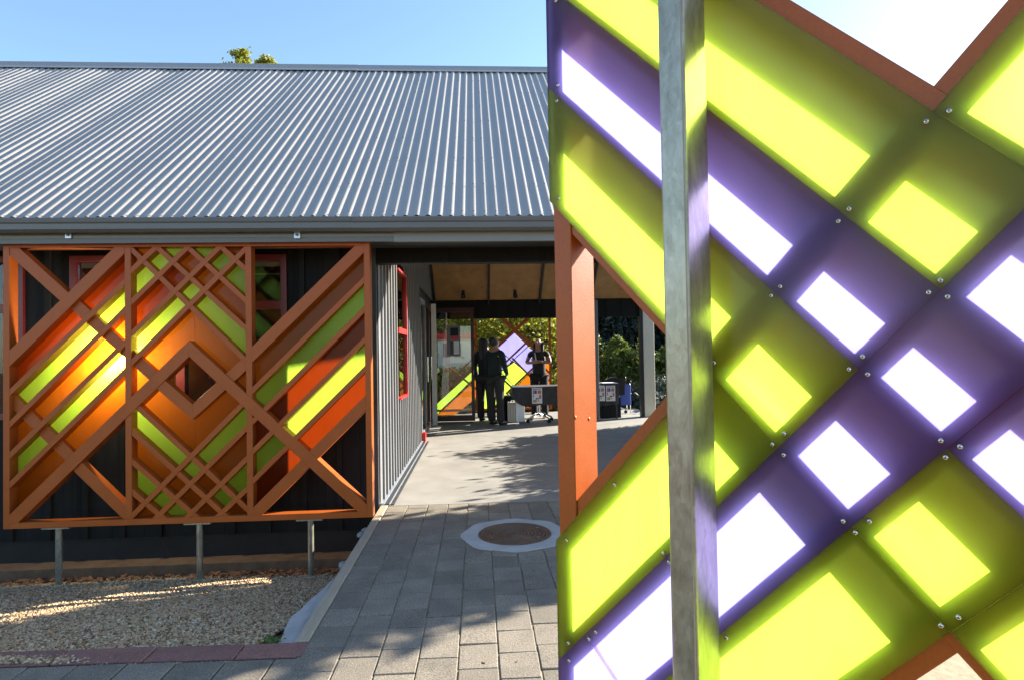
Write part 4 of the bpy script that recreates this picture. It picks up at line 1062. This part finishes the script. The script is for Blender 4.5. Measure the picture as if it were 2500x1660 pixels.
# black hump: chair back beyond the second table
cx = on_y(1502, 925, 11.95); ch = root('office_chair', 'black office chair with rounded back showing above the postered table', 'chair', (cx.x, 12.0, 0))
V = []; Fc = []; n = 12
for k in range(n+1):
    an = math.pi*k/n; V += [(cx.x+.20*math.cos(an), 11.97+.04*math.sin(an)*0, cx.z-.06+.10*math.sin(an)), (cx.x+.20*math.cos(an), 12.03, cx.z-.06+.10*math.sin(an))]
V += [(cx.x-.19, 11.97, cx.z-.32), (cx.x-.19, 12.03, cx.z-.32), (cx.x+.19, 11.97, cx.z-.32), (cx.x+.19, 12.03, cx.z-.32)]
fr_ = [2*k for k in range(n+1)]+[2*n+2, 2*n+4]; bk_ = [2*k+1 for k in range(n+1)]+[2*n+3, 2*n+5]
Fc = [tuple(fr_[::-1]), tuple(bk_)]+[(fr_[i], fr_[(i+1) % len(fr_)], bk_[(i+1) % len(fr_)], bk_[i]) for i in range(len(fr_))]
mesh('backrest', V, Fc, M['black'], ch); b = MB(); b.box((cx.x-.2, 12.05, .42), (cx.x+.2, 12.45, .48)); bevel(b.build('seat', M['black'], ch), .02); star_base(ch, cx.x, 12.25, .42)
# blue chair
bc = on_y(1528, 955, 12.1); bl_ = root('plastic_chair', 'blue plastic chair behind the bare shrub beside the postered table', 'chair', (bc.x, 12.1, 0))
bevel(box('backrest', (bc.x-.13, 12.08, on_y(1528, 988, 12.1).z), (bc.x+.10, 12.11, on_y(1528, 938, 12.1).z), M['bluechair'], bl_), .01); bevel(box('seat', (bc.x-.14, 12.12, .40), (bc.x+.12, 12.45, .43), M['bluechair'], bl_), .01)
for (x_, y_) in ((-.12, 12.14), (.10, 12.14), (-.12, 12.43), (.10, 12.43)):
    b = MB(); b.tube([(bc.x+x_, y_, 0), (bc.x+x_, y_, .40)], .010, 6); b.build('leg', M['chrome'], bl_)
b = MB(); b.tube([on_y(1517, 975, 11.6), on_z(1523, 1008)], [.02, .024], 6)
# silver cases
sc_ = on_z(1262, 1026); y_ = 11.15
a_, m_, c_ = on_y(1240, 1000, y_).x, on_y(1259, 1000, y_).x, on_y(1281, 1000, y_).x; zt_ = on_y(1262, 981, y_).z
cs = root('flight_case', 'silver aluminium carry case standing on the concrete beside the dark table', 'case', ((a_+c_)/2, y_+.1, 0))
bevel(box('shell', (m_, y_, .002), (c_, y_+.34, zt_), M['alu'], cs), .008)
for k in range(3): x_ = a_+(m_-a_)*k/3; bevel(box('layer', (x_+.002, y_+.02, .002), (x_+(m_-a_)/3-.003, y_+.33, zt_-.004), M['post'], cs), .006)
b = MB(); xm = (a_+m_)/2+.05; b.tube([(xm-.06, y_+.16, zt_), (xm-.05, y_+.16, zt_+.025), (xm+.05, y_+.16, zt_+.025), (xm+.06, y_+.16, zt_)], .007, 6); b.build('handle', M['chrome'], cs)
kb = on_z(1237, 1024); b = MB(); V_, F_ = box_geo((on_y(1223, 1000, 11.5).x, 11.4, .002), (on_y(1252, 1000, 11.5).x, 11.75, on_y(1237, 966, 11.5).z)); b.add(V_, F_); bevel(b.build('rucksack', M['black']), .03)
tag(bpy.data.objects['rucksack'], 'black bag standing on the floor between the teal top person and the silver case', 'bag')
# posters
def poster(px0, py0, px1, py1, Y, name, label, group):
    a = on_y(px0, py0, Y); b2 = on_y(px1, py1, Y); x0, x1, z1, z0 = a.x, b2.x, a.z, b2.z; w_, h_ = x1-x0, z1-z0
    r_ = root(name, label, 'poster', ((x0+x1)/2, Y, z0), group)
    box('sheet', (x0, Y, z0), (x1, Y+.002, z1), M['white'], r_)
    for nm, (u0_, v0, u1_, v1), m in (('heading', (.10, .90, .90, .945), 'bluepaper'), ('picture', (.10, .62, .48, .84), 'bluepaper'), ('picture', (.56, .62, .90, .84), 'pink'), ('picture', (.70, .30, .90, .56), 'pink'), ('caption', (.38, .27, .66, .35), 'bluepaper'), ('picture', (.10, .07, .46, .25), 'yellowprint'), ('caption', (.56, .14, .64, .22), 'bluepaper'), ('caption', (.10, .38, .16, .58), 'bluepaper'), ('picture', (.14, .66, .30, .80), 'pink')):
        box(nm, (x0+w_*u0_, Y-.0012-(.0006 if u0_ == .14 else 0), z0+h_*v0), (x0+w_*u1_, Y-.0002, z0+h_*v1), M[m], r_)
    return r_
poster(1298.5, 946, 1324, 984, ty0-.036, 'poster', 'white poster with small pictures pinned to the long table cloth below the woman', 'event posters')
poster(1454, 941, 1477.5, 978, ty2-.036, 'poster', 'left one of the two posters side by side on the short table cloth', 'event posters')
poster(1479.5, 941, 1502.5, 978, ty2-.036, 'poster', 'right one of the two posters side by side on the short table cloth', 'event posters')
# framed notice hanging on the glass door
a = on_y(1090, 795, YD-.01); b2 = on_y(1124, 869, YD-.01); nb = root('notice_frame', 'dark framed notice hanging on the glazed door, black picture over red band', 'notice', ((a.x+b2.x)/2, YD, b2.z))
x0_, x1_, z1_, z0_ = a.x, b2.x, a.z, b2.z
box('frame', (x0_, YD-.02, z0_), (x1_, YD-.004, z1_), M['greypost'], nb)
for nm, u_, m in (('picture', (.28, .66, .86, .92), 'black'), ('red_band', (.28, .54, .86, .65), 'red'), ('sheet', (.52, .06, .92, .50), 'white'), ('picture', (.25, .05, .48, .50), 'darksteel')):
    box(nm, (x0_+(x1_-x0_)*u_[0], YD-.023, z0_+(z1_-z0_)*u_[1]), (x0_+(x1_-x0_)*u_[2], YD-.0205, z0_+(z1_-z0_)*u_[3]), M[m], nb)

# ================================================================== BACK SCREEN
YK = 12.7
bs = Plane2((0, YK), 0.0); bs_r = root('rear_lattice_screen', 'rear timber screen with violet, lime and orange panes behind the three people', 'lattice screen', (on_y(1200, 950, YK).x, YK, 0))
def kp(x_, y_): return bs.px(x_, y_)
kz0, kz1 = .12, 2.45; k0 = kp(1000, 900)[0]; kA = kp(1163, 900)[0]; kB = kp(1344, 900)[0]; kC = kB; kz0 = kp(1200, 1002)[1]
nlv = [0]
def KB(poly, nm='lattice_board', m='paint'):
    nlv[0] += 1; e = .0006*(nlv[0] % 9); bs.slab(nm, poly, e, .09-e, M[m], bs_r)
for x_ in (k0, kA, kB): KB([(x_-.022, kz0), (x_+.022, kz0), (x_+.022, kz1), (x_-.022, kz1)], 'stile')
KB([(k0+.023, kz0), (kC-.023, kz0), (kC-.023, kz0+.045), (k0+.023, kz0+.045)], 'rail'); KB([(k0+.023, kz1-.045), (kC-.023, kz1-.045), (kC-.023, kz1), (k0+.023, kz1)], 'rail')
RK = (k0+.023, kz0+.046, kC-.023, kz1-.046)
for a, b2 in (((1226, 777.5), (1301, 845)), ((1289, 777.5), (1218, 842)), ):
    KB(board2(kp(*a), kp(*b2), .075, RK, 4), 'wide_board')
for a, b2 in (((1218, 900), (1291, 831)), ((1255, 878), (1294, 918)), ((1217, 915), (1262, 957)), ((1176, 960), (1100, 900)), ((1068, 1010), (1160, 925)), ((1068, 960), (1160, 870)), ((1300, 870), (1344, 912)), ((1300, 960), (1344, 925)), ((1240, 957), (1300, 900))):
    KB(board2(kp(*a), kp(*b2), .038, RK, .05))
def KP(pts, c_):
    bs.slab('pane', [kp(*p) for p in pts], .094, .100, None, bs_r, mats=PANE[c_])
KP([(1255, 812), (1289, 845), (1250, 881), (1217, 849)], 'P'); KP([(1290, 847), (1330, 880), (1291, 913), (1253, 881)], 'P'); KP([(1216, 851), (1248, 883), (1222, 906), (1188, 875)], 'P')
KP([(1255, 885), (1290, 914), (1258, 945), (1224, 908)], 'L'); KP([(1221, 909), (1257, 946), (1225, 975), (1190, 940)], 'L')
KP([(1290, 916), (1340, 960), (1300, 985), (1259, 947)], 'O'); KP([(1332, 882), (1344, 893), (1344, 955), (1293, 914)], 'O')
KP([(1067, 985), (1163, 885), (1163, 915), (1067, 1012)], 'L'); KP([(1067, 1014), (1163, 917), (1163, 970), (1110, 1014)], 'O')
KP([(1163, 878), (1187, 876), (1220, 908), (1188, 938), (1163, 917)], 'L'); KP([(1163, 919), (1187, 940), (1163, 968)], 'O'); KP([(1165, 972), (1190, 942), (1224, 976), (1200, 998), (1165, 998)], 'L')

# ================================================================== BEYOND
def tree(name, label, base, H, crowns, n, size, m, group=None, trunk=.12, seed=1, flat=.0, aspect=1.6, limbs=6, cat='tree', lightfn=None):
    """crowns: (dx, dy, z, rx, ry, rz)"""
    r_ = root(name, label, cat, base, group); g = np.random.default_rng(seed)
    b = MB(); bx_, by_, bz_ = base
    b.tube([(bx_, by_, bz_-.1), (bx_+.05, by_, bz_+H*.3), (bx_-.04, by_+.03, bz_+H*.6), (bx_+.02, by_, bz_+H*.88)], [trunk, trunk*.8, trunk*.5, trunk*.15], 8)
    for k in range(limbs):
        c = crowns[k % len(crowns)]; z_ = bz_+H*(.25+.5*k/limbs); e = Vector((bx_+c[0]+g.normal()*c[3]*.5, by_+c[1]+g.normal()*c[4]*.5, bz_+c[2]+g.normal()*c[5]*.4))
        s0 = Vector((bx_, by_, min(z_, e.z-.1))); mid = s0.lerp(e, .5)+Vector((0, 0, -.08*H*.2)); b.tube([s0, mid, e], [trunk*.4, trunk*.25, trunk*.06], 6)
    b.build('trunk', M['bark'], r_, smooth=True)
    vol = np.array([c[3]*c[4]*c[5] for c in crowns]); vol = vol**.6; cnt_ = (n*vol/vol.sum()).astype(int)
    Ps = []
    for c, k in zip(crowns, cnt_):
        k = max(k, 40); nc = max(5, k//90)                      # clumps on the crown's shell and inside
        d = g.normal(size=(nc, 3)); d /= np.linalg.norm(d, axis=1)[:, None]; cc = d*g.uniform(.4, .85, (nc, 1))*np.array(c[3:6])
        idx = g.integers(0, nc, k); cr = (np.array(c[3:6]).mean()*.20)
        Ps.append(cc[idx]+g.normal(size=(k, 3))*cr*np.array([1, 1, .7])+np.array([bx_+c[0], by_+c[1], bz_+c[2]]))
    P = np.concatenate(Ps)
    leaves_mesh('crown', P, size, m, seed+50, parent=r_, flat=flat, aspect=aspect)
    return r_
# broadleaf trees seen sunlit behind the breezeway
for i, (px_, Y_, r1, top, lb) in enumerate(((1075, 16.5, 1.5, 5.0, 'sunlit leafy tree seen through the glazed door'), (1150, 18.5, 1.7, 5.6, 'bright yellow green tree right behind the two standing people'), (1250, 17.0, 1.6, 5.2, 'bright yellow green tree above the violet panes'), (1320, 15.8, 1.2, 4.4, 'yellow green tree behind the woman with folded arms'))):
    x_ = on_y(px_, 900, Y_).x
    tree('broadleaf_tree', lb, (x_, Y_, -.05), 4.6, [(0, 0, 2.2, r1, 1.2, 1.9), (-.5, .1, 3.4, r1*.7, .9, 1.2), (.6, -.2, 1.3, r1*.8, .8, 1.1)], 8000, .075, M['leafy'], 'trees beyond the breezeway', seed=11+i)
# dark conifers and an olive shrub to the right
for i, (px_, Y_, H_, lb) in enumerate(((1480, 27, 6.8, 'tall dark conifer behind the slim grey post'), (1550, 29, 6.4, 'tall dark conifer between the slim grey and the broad pale post'), (1625, 28, 6.8, 'tall dark conifer to the right of the broad pale post'), (1410, 28, 7.2, 'tall dark conifer hidden partly behind the lit orange stile'), (1700, 27, 7, 'tall dark conifer farthest right of the row'))):
    x_ = on_y(px_, 900, Y_).x
    tree('conifer', lb, (x_, Y_, -.05), H_, [(0, 0, 1.0, 1.7, 1.2, 1.2), (0, 0, 2.4, 1.5, 1.0, 1.3), (.1, 0, 3.8, 1.1, .9, 1.2), (-.15, 0, 5.0, .75, .7, 1.1), (0, 0, 6.1, .4, .4, .8)], 14000, .11, M['leafd'], 'dark conifers', seed=31+i, aspect=2.6)
for i, (px_, Y_, lb, zt_) in enumerate(((1470, 15.2, 'feathery olive green shrub between the slim grey post and the pale post', 1.25), (1530, 15.0, 'feathery olive green shrub with bare lower stems left of the pale post', 1.35), (1640, 15.4, 'feathery olive green shrub right of the broad pale post', 1.4))):
    x_ = on_y(px_, 950, Y_).x
    s_ = tree('shrub', lb, (x_, Y_, -.05), 1.5, [(0, 0, .85, .75, .5, .38), (.3, 0, 1.22, .45, .4, .38), (-.35, .0, 1.05, .4, .4, .25), (-.1, 0, 1.45, .14, .14, .30), (.45, 0, 1.6, .10, .1, .25)], 6000, .035, M['leafm'], 'shrubs beyond the breezeway', trunk=.02, seed=61+i, aspect=3.2)
    b = MB()
    for k in range(14):
        an = random.uniform(-1, 1); b.tube([(x_+an*.05, Y_-.2, -.05), (x_+an*.25, Y_-.25, .4), (x_+an*.55, Y_-.2, .9)], [.014, .010, .004], 5)
    b.build('stems', M['bark'], s_)
for px_, lb in ((1085, 'leafy green bush seen low through the glazed door, left one'), (1130, 'leafy green bush seen low through the glazed door, right one')):
    x_ = on_y(px_, 950, 14.2).x
    tree('shrub', lb, (x_, 14.2, -.05), 1.0, [(0, 0, .45, .42, .35, .50), (.1, 0, .75, .32, .3, .35)], 3500, .05, M['leafy'], 'bushes behind the glazed door', trunk=.02, seed=71+px_, cat='shrub')
# low plants behind the rear screen
tag(leaves_mesh('reeds', np.stack([RNG.uniform(-1.6, 2.2, 3000), RNG.uniform(13.2, 14.2, 3000), RNG.uniform(-.05, .35, 3000)], -1), .05, M['leafs'], 77, aspect=5), kind='stuff')
tag(leaves_mesh('ground_cover', np.stack([RNG.uniform(3.7, 12, 30000), RNG.uniform(12.2, 26, 30000), RNG.uniform(-.05, .30, 30000)], -1), .09, M['leafd'], 79), kind='stuff')
tag(leaves_mesh('hedge_foliage', np.stack([RNG.uniform(-6, 3.2, 60000), RNG.uniform(21.5, 23, 60000), RNG.uniform(-.05, 5.2, 60000)], -1), .10, M['leafy'], 78), kind='stuff')
# tree whose top shows above the ridge
yt = 17.5; c1 = on_y(583, 141, yt); c2 = on_y(655, 156, yt)
tree('ridge_tree', 'tall yellow green tree whose top shows above the roof ridge', ((c1.x+c2.x)/2-.2, yt, -.05), c1.z-.3, [(c1.x-(c1.x+c2.x)/2+.2, 0, c1.z, .36, .4, .30), (c1.x-(c1.x+c2.x)/2+.15, 0, c1.z-.45, .45, .5, .35), (c2.x-(c1.x+c2.x)/2+.2, 0, c2.z-.0, .38, .4, .18), (.1, 0, c1.z-1.6, 1.2, 1.2, .9), (0, 0, c1.z-3.2, 1.8, 1.6, 1.3)], 22000, .055, M['leafy'], seed=91)
# white outbuilding with a red fascia, stand-in for a reflection in the door glass
wb = root('reflected_building', 'small white building with red fascia standing in for a reflection in the door glass', 'building', (on_y(1110, 860, 15.0).x, 15.2, -.05))
a, b2 = on_y(1068, 828, 15), on_y(1157, 868, 15)
box('wall', (a.x, 15, -.05), (b2.x, 16.2, a.z), M['whitewall'], wb); box('fascia', (a.x-.05, 14.93, a.z+.001), (b2.x+.05, 16.25, on_y(1100, 815, 15).z), M['red'], wb)
for px_ in (1082, 1108): 
    a = on_y(px_, 838, 15); box('window', (a.x, 14.985, a.z-.34), (a.x+.18, 15.02, a.z), M['greypost'], wb)
# trees to the right whose shade falls over the path
s_ = Vector((math.sin(SUN_AZ), math.cos(SUN_AZ), 0)); pp = Vector((-s_.y, s_.x, 0))
def shade(c, t): v = pp*c+s_*t; return (v.x, v.y, -.06)
tree('garden_tree', 'bushy tree on the right lawn, its shade falling across the paved path', shade(3.62, 7.6), 4.6, [(0, 0, .8, .95, .9, 1.0), (0, 0, 2.0, 1.0, .9, 1.0), (0, 0, 3.0, 1.0, .9, .9), (0, 0, 3.4, .9, .85, .6)], 34000, .12, M['leafm'], 'garden trees on the right lawn', seed=101, trunk=.14)
tree('hedge', 'clipped green hedge added unseen on the right to shade the breezeway floor', (4.0, 8.6, -.06), 1.9, [(0, -1.75, 1.0, .42, .40, 1.15), (0, -1.1, 1.0, .42, .50, 1.2), (0, -.4, 1.0, .42, .50, 1.15), (0, .3, 1.05, .42, .50, 1.3), (0, 1.0, 1.05, .42, .50, 1.3), (0, 1.7, 1.0, .42, .45, 1.1)], 42000, .06, M['leafm'], seed=103, trunk=.05, cat='hedge')  # out of view, added to throw shade over the breezeway floor
# a few fallen leaves on the paving
lp = np.stack([RNG.uniform(-.7, .35, 46), RNG.uniform(2.1, 5.1, 46), np.full(46, .004)], -1)
leaves_mesh('fallen_leaves', lp, .012, M['brown'], 15, flat=.9, kind='stuff')
